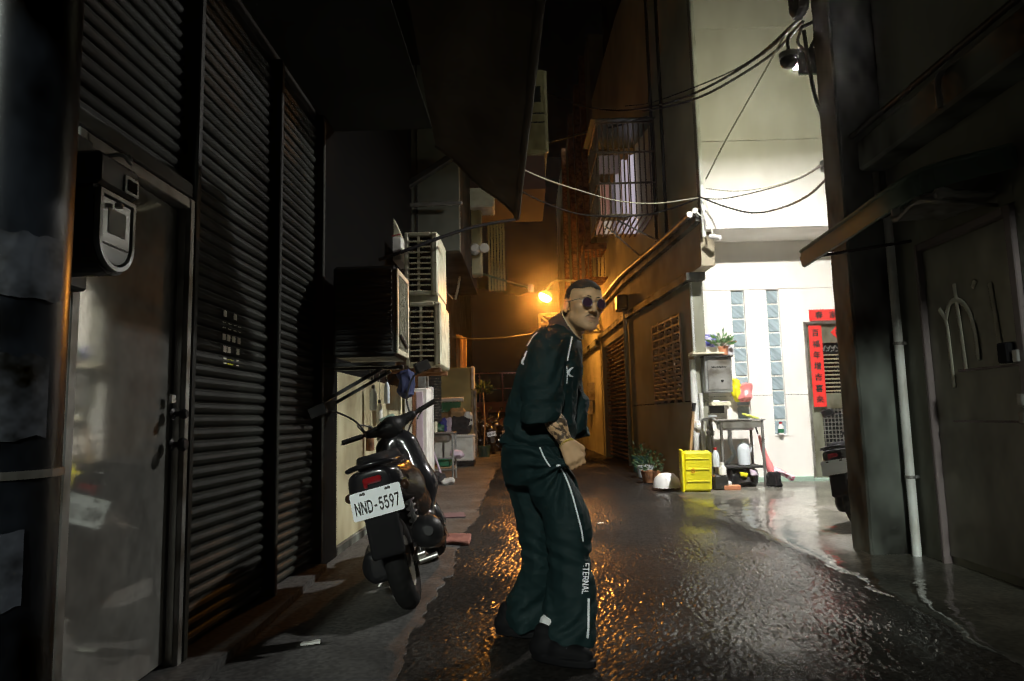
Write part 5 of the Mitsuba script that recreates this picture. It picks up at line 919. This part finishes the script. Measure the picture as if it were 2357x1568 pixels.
for k, (x0, x1, mt) in enumerate(((-1.495, -1.41, 'white_paint'), (-1.40, -1.36, 'rust'), (-1.35, -1.27, 'lilac_plastic'))): part(lk, 'door', box(x0, x1, 8.53, 8.547, .10, 1.40, .003), mt)
for z in (.5, 1.0): part(lk, 'hinge', box(-1.41, -1.385, 8.515, 8.528, z, z + .06), 'rust')
for i, (x, zt, r, mt, lab) in enumerate(((-1.44, 1.36, .035, 'milky_plastic', 'pale plastic bottle hanging at the left of the shelf behind the scooter'), (-1.38, 1.22, .03, 'white_paint', 'white bottle hanging in the middle behind the scooter'), (-1.31, 1.42, .028, 'milky_plastic', 'slim pale bottle hanging nearest the blue bag'), (-1.47, .98, .04, 'rust', 'brown tin hanging low behind the scooter'))):
    b = thing('bottle', lab, 'bottle'); part(b, 'body', mv(lathe([(0, 0), (r, .005), (r, .16), (r * .4, .21), (0, .21)], 16), x, 6.5, zt - .21), mt, 40); part(b, 'cap', mv(lathe([(0, 0), (r * .45, 0), (r * .45, .03), (0, .03)], 12), x, 6.5, zt), 'black_plastic', 40)
    part(b, 'string', rod((x, 6.5, zt + .03), (x, 6.5, 1.56), .003, 5), 'cable_pale')
one('hanging_rail', 'thin dark rail with bottles hanging behind the scooter', 'rail', rod((-1.53, 6.5, 1.56), (-1.1, 6.5, 1.56), .012, 8), 'dark_paint')
one('blue_bag', 'dark blue cloth bag hanging under the stacked air conditioners', 'bag', rough_box(-1.30, -1.12, 6.9, 7.05, 1.28, 1.58, .04, .04, 3), 'navy_cloth', 40)
sc = thing('steel_column', 'grey steel column with a ribbed dark blind beside it', 'column')
part(sc, 'flange', box(-1.62, -1.50, 10.38, 10.5, 0, 1.95, .01), 'galvanised'); part(sc, 'web', box(-1.495, -1.47, 10.40, 10.55, 0, 1.95, .004), 'steel_dull'); part(sc, 'flange', box(-1.465, -1.395, 10.36, 10.52, 0, 1.55, .01), 'white_paint')
for k in range(16): part(sc, 'blind_slat', rot(box(-1.53, -1.30, 10.7, 10.715, 1.02 + .045 * k, 1.06 + .045 * k), [1, 0, 0], 25, (0, 10.7, 1.04 + .045 * k)), 'dark_paint')
one('thin_post', 'thin beige post left of the olive panel', 'post', rod(at(1002, 1000, 12.2), at(1003, 866, 12.2), .035, 12), 'cream_paint', 40)
sk = thing('sink_stand', 'metal stand with a steel basin on the left side of the alley', 'sink')
sx0, sx1, sy0, sy1 = -1.66, -1.27, 12.0, 12.5
part(sk, 'basin', mv(cat([box(-.17, .17, -.2, .2, -.15, 0, .04)]), -1.50, 12.2, .80), 'steel'); part(sk, 'rim', box(sx0, sx1 + .03, sy0 - .02, sy1, .80, .83, .01), 'steel_dull')
for x in (sx0, sx1):
    for y in (sy0, sy1): part(sk, 'leg', rod((x, y, 0), (x, y, .80), .018, 8), 'galvanised')
for z in (.18, .38): part(sk, 'rung', cat([rod((sx0, sy0, z), (sx1, sy0, z), .014, 8), rod((sx1, sy0, z), (sx1, sy1, z), .014, 8)]), 'galvanised')
part(sk, 'shelf', box(sx0, sx1, sy0, sy1, .205, .225), 'wood')
one('pink_pole', 'pale pink pole leaning against the sink stand', 'pole', rod(at(978, 985, 11.6), at(1015, 1090, 11.6), .018, 8), 'lilac_plastic', 40)
one('green_crate', 'small green crate on the lower shelf of the sink stand', 'crate', box(-1.55, -1.32, 12.05, 12.4, .23, .36, .02), 'green_plastic')
for i, (x0, x1, y0, z0, z1, mt, lab) in enumerate(((-1.70, -1.35, 11.3, .0, .16, 'dark_cloth', 'heap of dark cloth under the sink stand'), (-1.40, -1.18, 11.2, .0, .10, 'paper', 'crumpled pale paper before the sink stand'), (-1.34, -1.14, 12.3, .36, .48, 'lilac_plastic', 'crumpled pink plastic bag tied to the sink stand'))):
    one('rubbish', lab, 'rubbish', rough_box(x0, x1, y0, y0 + .35, z0, z1, .06, .05, i + 2), mt, 40)
fz = thing('chest_freezer', 'white chest freezer with things piled on top', 'freezer')
p0, p1 = at(1022, 1075, 15.4), at(1089, 1000, 15.4)
part(fz, 'body', box(p0[0], p1[0], 15.4, 16.0, .12, p1[2] - .06, .02), 'white_paint'); part(fz, 'lid', box(p0[0] - .01, p1[0] + .01, 15.38, 16.0, p1[2] - .055, p1[2], .015), 'white_paint'); part(fz, 'base', box(p0[0], p1[0], 15.43, 16.0, 0, .115), 'black_plastic'); part(fz, 'panel', box(p0[0] - .32, p0[0] - .02, 15.5, 15.9, .15, .62, .02), 'white_paint')
for i, (x, y_, w, h, mt, lab) in enumerate(((1012, 998, 34, 34, 'green_plastic', 'green folded sheet piled left of the freezer'), (1020, 985, 24, 28, 'blue_plastic', 'dark blue bag piled behind the green sheet'), (1031, 995, 18, 46, 'lilac_plastic', 'pale lilac plastic bag standing on the freezer'), (1058, 992, 50, 48, 'dark_cloth', 'heap of black clothes on the freezer'), (1074, 972, 22, 26, 'paper', 'pale rags on top of the black clothes'), (1050, 958, 44, 24, 'wood', 'wooden board resting behind the clothes'))):
    c0, c1 = at(x - w / 2, y_ + h / 2, 15.5), at(x + w / 2, y_ - h / 2, 15.5); one('pile', lab, 'rubbish', rough_box(c0[0], c1[0], 15.45 + .04 * i, 15.75 + .04 * i, max(c0[2], p1[2] + .004), c1[2] + .1, .05, .05, i), mt, 40)
op = thing('olive_panel', 'tall olive yellow sheet panel standing behind the freezer', 'panel')
p0, p1 = at(1010, 1052, 18.2), at(1094, 845, 18.2)
part(op, 'sheet', box(p0[0], p1[0] - .12, 18.2, 18.26, .1, p1[2], .01), 'olive_panel'); part(op, 'edge', box(p1[0] - .115, p1[0] - .06, 18.18, 18.3, .05, p1[2] - .6, .008), 'steel_gold'); part(op, 'edge', box(p1[0] - .055, p1[0] + .02, 18.16, 18.3, .05, p1[2] - .62, .008), 'steel_dull'); part(op, 'cap', box(p1[0] - .112, p1[0] - .02, 18.1, 18.3, p1[2] - .59, p1[2] + .02, .02), 'white_paint')
gb = thing('rolled_awning', 'rolled green awning with a white roller on the olive panel', 'awning')
c0, c1 = at(1010, 950, 17.6), at(1060, 925, 17.6)
part(gb, 'cloth', box(c0[0], c1[0], 17.6, 17.66, c0[2], c1[2], .01), 'green_plastic'); part(gb, 'roller', rod((c0[0] - .03, 17.6, c1[2] + .05), (c1[0] + .08, 17.6, c1[2] + .07), .06, 12), 'white_paint', 40); part(gb, 'board', box(c0[0], c1[0] - .02, 17.6, 17.65, c0[2] - .35, c0[2] - .02, .01), 'wood')
pl = thing('pink_mat', 'faded pink mat lying on the left pavement', 'mat', None); scene[pl] = mikit.ply(mv(rot(rough_box(-.24, .24, -.16, .16, 0, .012, .006, .05, 2), [0, 0, 1], 8), -.92, 7.6, .006), 'dusky_pink', 40)
one('pink_cloth', 'crumpled pinkish cloth lying beside the scooter wheel', 'cloth', mv(rough_box(-.12, .12, -.2, .2, 0, .03, .02, .04, 6), -.62, 6.1, .0), 'orange_cloth', 40)
one('litter', 'scrap of white paper on the pavement at the lower left', 'litter', mv(rot(rough_box(-.05, .05, -.016, .016, 0, .010, .008, .02, 1), [0, 0, 1], 14), -1.045, 3.37, .006), 'paper', 40)
one('litter', 'small pale scrap on the road right of the man', 'litter', mv(rough_box(-.03, .03, -.02, .02, 0, .008, .006, .015, 2), .72, 6.9, -.004), 'paper', 40)
pt = thing('potted_shrub', 'leafy shrub lit orange beside the olive panel', 'plant')
def leaves(c, R_, n, L, seed, up=.2):
    r_ = np.random.default_rng(seed); ms = []
    for k in range(n):
        d_ = r_.normal(size=3); d_[2] = abs(d_[2]) * .8 + up; d_ /= np.linalg.norm(d_); o_ = np.array(c) + d_ * R_ * r_.uniform(.25, 1) * [1, 1, 1.1]; s_ = np.cross(d_, r_.normal(size=3)); s_ /= np.linalg.norm(s_); n_ = np.cross(d_, s_); l = L * r_.uniform(.6, 1.2)
        q = np.array([o_, o_ + d_ * l * .5 + s_ * l * .2 + n_ * l * .05, o_ + d_ * l, o_ + d_ * l * .5 - s_ * l * .2 + n_ * l * .05]); ms.append((q, [[0, 1, 2], [0, 2, 3]]))
    return trimesh.Trimesh(np.vstack([q for q, _ in ms]), np.vstack([np.array(f) + 4 * i for i, (_, f) in enumerate(ms)]), process=False)
c = at(1112, 905, 19); part(pt, 'pot', mv(lathe([(0, 0), (.14, 0), (.18, .3), (.15, .3), (0, .28)], 18), c[0], 19, .0), 'green_dark', 40); part(pt, 'stem', tube([(c[0], 19, .28), (c[0] + .03, 19, 1.0), (c[0], 19, c[2])], .02, 8, 4), 'wood', True); part(pt, 'foliage', leaves((c[0], 19, c[2]), .30, 160, .14, 3, .0), 'leaf_dark')

# ---------------------------------------------------------------- the clutter at the white house
mb = thing('meter_box', 'grey metal meter cabinet on the white wall', 'box')
part(mb, 'box', box(2.735, 3.145, 10.36, 10.60, 1.36, 1.90, .012), 'galvanised'); part(mb, 'door', box(2.775, 3.12, 10.342, 10.358, 1.40, 1.855, .006), 'steel_dull'); part(mb, 'hood', rot(box(2.72, 3.16, 10.30, 10.6, 1.905, 1.925, .004), [1, 0, 0], 3, (2.9, 10.6, 1.9)), 'dark_paint')
part(mb, 'lock', mv(rot(lathe([(0, 0), (.02, 0), (.02, .012), (0, .014)], 14), [1, 0, 0], 90), 2.985, 10.341, 1.53), 'black_plastic', 40); part(mb, 'vent', box(2.83, 3.06, 10.336, 10.341, 1.735, 1.75), 'dark_paint')
for x in (2.70,): part(mb, 'conduit', rod((x, 10.52, .1), (x, 10.52, 1.36), .03, 12), 'pipe_white', 40)
one('wall_shelf', 'cream shelf board above the meter cabinet', 'shelf', cat([box(2.55, 3.03, 10.28, 10.59, 1.935, 1.965, .008), box(2.56, 2.60, 10.3, 10.59, 1.97, 1.985, .004)]), 'cream_paint')
fp = thing('flower_pot', 'orange flower pot with a green plant on the shelf', 'plant')
part(fp, 'pot', mv(lathe([(0, 0), (.06, 0), (.078, .13), (.066, .13), (0, .12)], 18), 3.055, 10.44, 1.93), 'terracotta', 40); part(fp, 'foliage', leaves((3.04, 10.44, 2.08), .17, 90, .11, 8), 'leaf'); part(fp, 'twig', tube([(3.06, 10.44, 2.05), (3.14, 10.40, 2.13), (3.25, 10.38, 2.12)], .008, 6, 4), 'rust', True)
cl = thing('wall_calendar', 'blue and white printed sheet on the wall above the shelf', 'poster')
part(cl, 'sheet', box(2.745, 3.0, 10.585, 10.594, 2.07, 2.27), 'print_blue'); part(cl, 'block', box(2.83, 2.90, 10.580, 10.584, 2.09, 2.15), 'blue_plastic')
one('tin', 'grey tin standing at the right end of the shelf', 'tin', mv(lathe([(0, 0), (.05, 0), (.05, .12), (.045, .14), (0, .14)], 16), 3.17, 10.45, 1.93), 'lilac_grey', 40)
one('fence_lamp', 'small white bulkhead light low on the dark side wall', 'lamp', mv(rot(lathe([(0, 0), (.09, 0), (.085, .05), (.04, .09), (0, .09)], 18), [0, 1, 0], -90), 2.585, 10.25, .86), 'white_paint', 40)
tr_ = thing('tray_shelf', 'small cream tray shelf below the meter cabinet', 'shelf')
part(tr_, 'tray', cat([box(2.82, 3.11, 10.42, 10.59, 1.165, 1.20, .008), box(2.82, 3.11, 10.40, 10.42, 1.165, 1.225, .005)]), 'cream_paint'); part(tr_, 'backing', box(2.83, 3.06, 10.585, 10.596, 1.05, 1.165), 'concrete_dry')
one('brush', 'blue brush lying on the tray shelf', 'brush', box(2.98, 3.10, 10.46, 10.50, 1.203, 1.232, .008), 'blue_plastic'); one('bottle', 'clear bottle lying on the tray shelf', 'bottle', rod((2.86, 10.47, 1.225), (2.96, 10.47, 1.225), .022, 12), 'milky_plastic', 40)
one('plastic_bag', 'full yellow plastic bag hanging at the left glass block strip', 'bag', rough_box(3.16, 3.30, 10.40, 10.55, 1.22, 1.58, .05, .03, 4), 'yellow_plastic', 40); one('plastic_bag', 'red and pink plastic bag hanging beside the yellow one', 'bag', rough_box(3.26, 3.46, 10.38, 10.55, 1.20, 1.52, .06, .03, 7), 'pink_plastic', 40)
one('rag', 'yellow green rag over the back of the washing stand', 'cloth', mv(rot(rough_box(-.12, .12, -.05, .05, -.01, .02, .03, .03, 9), [0, 1, 0], 22), 3.32, 10.2, 1.0), 'lime_cloth', 40)
ws = thing('washing_stand', 'steel washing stand with a deep basin by the white wall', 'sink')
part(ws, 'basin', box(2.84, 3.28, 9.86, 10.3, .80, .935, .03), 'steel'); part(ws, 'rim', box(2.70, 3.40, 9.78, 10.36, .937, .957, .006), 'steel_dull')
for x in (2.78, 3.36):
    for y in (9.82, 10.32): part(ws, 'leg', rod((x, y, .01), (x, y, .936), .02, 10), 'steel_dull', 40)
part(ws, 'shelf', box(2.78, 3.36, 9.82, 10.32, .27, .30, .004), 'concrete_dry'); part(ws, 'apron', box(2.80, 3.34, 9.80, 9.815, .84, .93), 'steel'); part(ws, 'drain', tube([(2.98, 10.1, .80), (2.98, 10.1, .6), (3.03, 10.12, .45), (2.95, 10.2, .32)], .03, 10, 5), 'milky_plastic', True)
tp_ = thing('tap', 'old tap with a tangle of valves beside the washing stand', 'tap')
part(tp_, 'pipe', tube([(2.70, 10.5, .95), (2.70, 10.3, .97), (2.72, 10.0, .97), (2.76, 9.9, .90)], .022, 10, 5), 'galvanised', True); part(tp_, 'handle', box(2.66, 2.78, 9.99, 10.02, 1.0, 1.02, .004), 'milky_plastic'); part(tp_, 'riser', rod((2.69, 10.15, .02), (2.69, 10.15, .95), .025, 10), 'galvanised', 40); part(tp_, 'valve', rough_box(2.65, 2.76, 10.05, 10.2, .70, .84, .04, .02, 3), 'steel_dull', 40)
jg = thing('jug', 'milky plastic jug on the lower shelf of the washing stand', 'jug')
part(jg, 'body', mv(lathe([(0, 0), (.085, .005), (.09, .03), (.09, .22), (.07, .29), (.03, .32), (.03, .345), (0, .345)], 20), 3.13, 10.0, .302), 'milky_plastic', 40); part(jg, 'handle', tube([(3.2, 10, .60), (3.25, 10, .56), (3.23, 10, .48)], .012, 8, 5), 'milky_plastic', True)
for nm, lab, x, y, h, r, mt, ct in (('bottle', 'clear bottle with a red cap behind the yellow bin', 2.66, 9.75, .24, .05, 'milky_plastic', 'red_paint'), ('bottle', 'short white bottle below the red capped one', 2.70, 9.6, .14, .055, 'white_paint', 'white_paint')):
    b = thing(nm, lab, 'bottle'); z = .30 if 'red' in ct else .2; part(b, 'body', mv(lathe([(0, 0), (r, .005), (r, h * .7), (r * .4, h), (0, h)], 16), x, y, z), mt, 40); part(b, 'cap', mv(lathe([(0, 0), (r * .5, 0), (r * .5, .035), (0, .035)], 12), x, y, z + h), ct, 40)
one('crate', 'dark crate standing behind the yellow bin', 'crate', box(2.58, 2.77, 9.56, 9.8, .005, .198, .015), 'dark_paint')
one('small_bottle', 'little white bottle with a green label at the foot of the right glass strip', 'bottle', cat([mv(lathe([(0, 0), (.04, 0), (.04, .12), (.016, .16), (0, .16)], 14), 3.90, 10.57, .705)]), 'white_gloss', 40)
one('cap', 'red cap on the little white bottle', 'cap', mv(lathe([(0, 0), (.022, 0), (.022, .03), (0, .03)], 12), 3.90, 10.57, .866), 'red_paint', 40); one('label_band', 'green band round the little white bottle', 'label', mv(lathe([(.0405, 0), (.0415, 0), (.0415, .06), (.0405, .06)], 16), 3.90, 10.57, .73), 'green_plastic', 40)
one('rubbish_bag', 'black rubbish bags slumped under the washing stand', 'bag', rough_box(2.84, 3.32, 9.86, 10.25, .008, .25, .10, .05, 2), 'black_plastic', 40)
one('rubbish', 'scrap of yellow paper on the black bags', 'rubbish', rough_box(3.02, 3.12, 9.82, 9.86, .15, .22, .03, .03, 3), 'yellow_plastic', 40); one('rubbish', 'crumpled white paper left of the black bags', 'rubbish', rough_box(2.76, 2.86, 9.74, 9.82, .006, .12, .05, .03, 5), 'paper', 40); one('rubbish', 'pale paper scrap on the right of the black bags', 'rubbish', rough_box(3.16, 3.24, 9.8, 9.85, .17, .25, .03, .03, 6), 'lilac_plastic', 40)
one('boot', 'left black boot at the right leg of the washing stand', 'boot', rough_box(3.36, 3.46, 9.66, 9.84, .006, .22, .04, .04, 3), 'black_matte', 40); one('boot', 'right black boot at the right leg of the washing stand', 'boot', rough_box(3.47, 3.57, 9.72, 9.9, .006, .20, .04, .04, 4), 'black_matte', 40)
um = thing('umbrella', 'folded pink umbrella leaning between the stand and the wall', 'umbrella')
part(um, 'canopy', tube([(3.35, 9.95, .72), (3.42, 9.92, .40), (3.50, 9.86, .14)], [.018, .045, .07], 8, 4), 'pink_plastic', True); part(um, 'shaft', rod((3.34, 9.96, .74), (3.30, 9.98, .92), .012, 8), 'dark_paint')
one('cloth', 'pink and white flowered cloth trailing on the ground by the umbrella', 'cloth', mv(rot(rough_box(-.16, .16, -.06, .06, 0, .10, .06, .03, 2), [0, 1, 0], 28), 3.58, 9.86, .12), 'floral_cloth', 40)
one('brick', 'red brick lying before the washing stand', 'brick', box(2.70, 2.93, 9.55, 9.66, .004, .062, .006), 'terracotta')
yb = thing('yellow_bin', 'bright yellow plastic bin standing on end by the house corner', 'bin')
m = box(2.125, 2.50, 9.36, 9.62, .012, .545, .03); m.vertices[:, 0] += (m.vertices[:, 2] > .3) * .02 * np.where(m.vertices[:, 0] > 2.3, 1, 1); part(yb, 'shell', rot(m, [0, 0, 1], -7, (2.3, 9.5, 0)), 'yellow_plastic', 30)
for z in (.14, .30, .44): part(yb, 'rib', rot(box(2.17, 2.48, 9.349, 9.362, z, z + .014, .003), [0, 0, 1], -7, (2.3, 9.5, 0)), 'yellow_plastic')
part(yb, 'rim', rot(cat([box(2.11, 2.14, 9.34, 9.64, .0, .57, .01)]), [0, 0, 1], -7, (2.3, 9.5, 0)), 'yellow_plastic')
part(yb, 'mark', rot(face_y(text('S', .06, True), 2.26, 9.348, .29), [0, 0, 1], -7, (2.3, 9.5, 0)), 'orange_lens')
br = thing('broom', 'wooden broom handle leaning upright against the house corner', 'broom'); part(br, 'handle', rod((2.28, 9.72, .30), (2.39, 9.78, 1.08), .022, 10), 'wood', 40); part(br, 'grip', rod((2.391, 9.781, 1.082), (2.41, 9.79, 1.20), .028, 10), 'black_plastic', 40)
bs_ = thing('basin', 'white upturned basin on the ground left of the yellow bin', 'basin')
part(bs_, 'bowl', mv(lathe([(.20, 0), (.195, .02), (.17, .12), (.10, .19), (0, .20)], 26), 1.98, 9.85, .03), 'white_gloss', 40)
for nm, lab, x, y, r, h, mt in (('planter', 'dark green planter pot nearest the brown shutter', 2.12, 12.9, .17, .30, 'green_dark'), ('planter', 'terracotta planter behind the white basin', 1.95, 10.9, .16, .18, 'rust')):
    t = thing(nm, lab, 'plant'); part(t, 'pot', mv(lathe([(0, 0), (r * .75, 0), (r, h), (r * .85, h), (0, h * .9)], 18), x, y, 0), mt, 40); part(t, 'foliage', leaves((x, y, h), .22, 70, .09, int(x * 100), .0), 'leaf_dark')
t = thing('planter', 'trailing shrub with pale leaves at the foot of the side wall', 'plant'); part(t, 'pot', mv(lathe([(0, 0), (.12, 0), (.15, .2), (.12, .2), (0, .18)], 18), 2.02, 11.8, 0), 'milky_plastic', 40); part(t, 'foliage', leaves((2.05, 11.8, .2), .30, 150, .08, 5, .0), 'leaf_dark')

# ---------------------------------------------------------------- wires
def wire(label, pts, r, mt='cable_black', group=None):
    one('cable', label, 'cable', tube(np.array([at(*p) for p in pts]), r, 6, 6), mt, True, group)
wire('thick upper cable of the bundle sagging from the pillar top to the left', [(1845, 38, 6.0), (1760, 120, 7.2), (1640, 195, 8.6), (1540, 236, 10.2), (1440, 254, 11.8), (1352, 247, 13), (1290, 226, 14), (1226, 200, 15.5)], .016)
wire('second cable of the bundle, just below the thick upper one', [(1848, 50, 6.0), (1770, 130, 7.2), (1640, 210, 8.6), (1560, 240, 10), (1480, 256, 11.6)], .016)
wire('thin cable of the bundle running above the thick one', [(1850, 32, 6.0), (1730, 138, 7.6), (1620, 192, 9), (1500, 236, 11), (1440, 244, 12)], .009)
wire('pale straight cable dropping across the white upper wall', [(1812, 70, 6.6), (1740, 200, 7.6), (1672, 320, 8.7), (1625, 412, 9.6)], .011, 'cable_pale')
wire('black cable hanging lowest in front of the white wall', [(1912, 402, 5.6), (1860, 450, 6.6), (1800, 478, 7.6), (1735, 490, 8.6), (1670, 476, 9.4), (1608, 452, 9.7)], .012)
wire('thin cable from the pillar over the brightest wall to the corner', [(1908, 372, 5.6), (1830, 415, 7), (1740, 442, 8.2), (1660, 458, 9.2), (1608, 455, 9.7)], .008)
wire('slack pale cable across the brightest white wall', [(1905, 368, 5.6), (1840, 408, 7), (1760, 432, 8), (1690, 440, 9), (1625, 434, 9.7)], .006, 'cable_pale')
wire('pale lit cable crossing the alley from the tarpaulin to the corner', [(1188, 383, 7.5), (1260, 414, 8), (1340, 440, 8.6), (1420, 462, 9), (1510, 468, 9.4), (1608, 455, 9.7)], .008, 'cable_pale')
wire('dark cable crossing the alley below the pale one', [(1180, 430, 9), (1250, 465, 9.6), (1330, 492, 10), (1410, 498, 10.4), (1490, 494, 10.4), (1560, 475, 10), (1608, 456, 9.7)], .012)
wire('dark cable going up left from the balcony cage', [(1490, 268, 11.8), (1420, 290, 12.2), (1330, 310, 13), (1255, 330, 14)], .016)
wire('black cable slanting from the left wall over the stacked air conditioners', [(872, 598, 6.8), (930, 578, 6.8), (1010, 548, 7.0), (1100, 520, 7.4), (1190, 505, 7.8)], .018, 'black_matte')
wire('low drooping wire under the street lamp', [(1040, 776, 15), (1100, 780, 16), (1170, 776, 17), (1240, 765, 18.4)], .012)
wire('loop of pale hoses hanging beside the cream column', [(1068, 448, 11.5), (1070, 480, 11.5), (1052, 515, 11), (1020, 538, 10), (1004, 545, 9)], .022, 'cable_pale')
wire('second pale hose in the loop beside the cream column', [(1074, 452, 11.6), (1076, 485, 11.6), (1058, 522, 11), (1024, 545, 10), (1004, 552, 9)], .018, 'cable_pale')
wire('pale vertical conduit hanging left of the cream column', [(1072, 395, 11.5), (1070, 480, 11.5), (1066, 560, 11.5), (1058, 640, 11.6), (1048, 690, 11.7)], .022, 'cable_pale')
wire('thin wire curling under the jutting upper floor', [(1010, 620, 10), (1020, 660, 10), (1042, 688, 11)], .008, 'cable_pale')
wire('dark cable dropping from the bundle down the pillar', [(1850, 70, 6), (1862, 150, 6.2), (1876, 220, 6.2), (1898, 280, 5.6)], .018)
wire('looped black cable above the flood lamp', [(1846, 60, 6), (1836, 95, 6.2), (1846, 110, 6.3), (1862, 128, 6.3)], .014)
one('insulator', 'pale insulator knob on the pillar edge where the cables end', 'insulator', mv(lathe([(0, 0), (.05, 0), (.05, .03), (.03, .04), (.05, .05), (.05, .08), (0, .085)], 14), *at(1903, 392, 5.55)), 'white_gloss', 40)
one('cable_cluster', 'knot of dark cable splices at the top of the pillar', 'cable', mv(rough_box(-.08, .10, -.08, .08, -.12, .10, .12, .04, 3), *at(1852, 30, 6.0)), 'cable_black', 40)

# ---------------------------------------------------------------- damp night air
scene['night_air'] = {'type': 'homogeneous', 'albedo': rgb([.95, .95, .95]), 'sigma_t': .0048, 'phase': {'type': 'hg', 'g': .98}}
scene['haze'] = {'type': 'cube', 'to_world': T().translate([0, 30, 11.6]) @ T().scale([33, 43, 12.8]), 'bsdf': {'type': 'null'}, 'interior': {'type': 'ref', 'id': 'night_air'}}
labels['haze'] = {'kind': 'stuff'}
scene['camera']['medium'] = {'type': 'ref', 'id': 'night_air'}
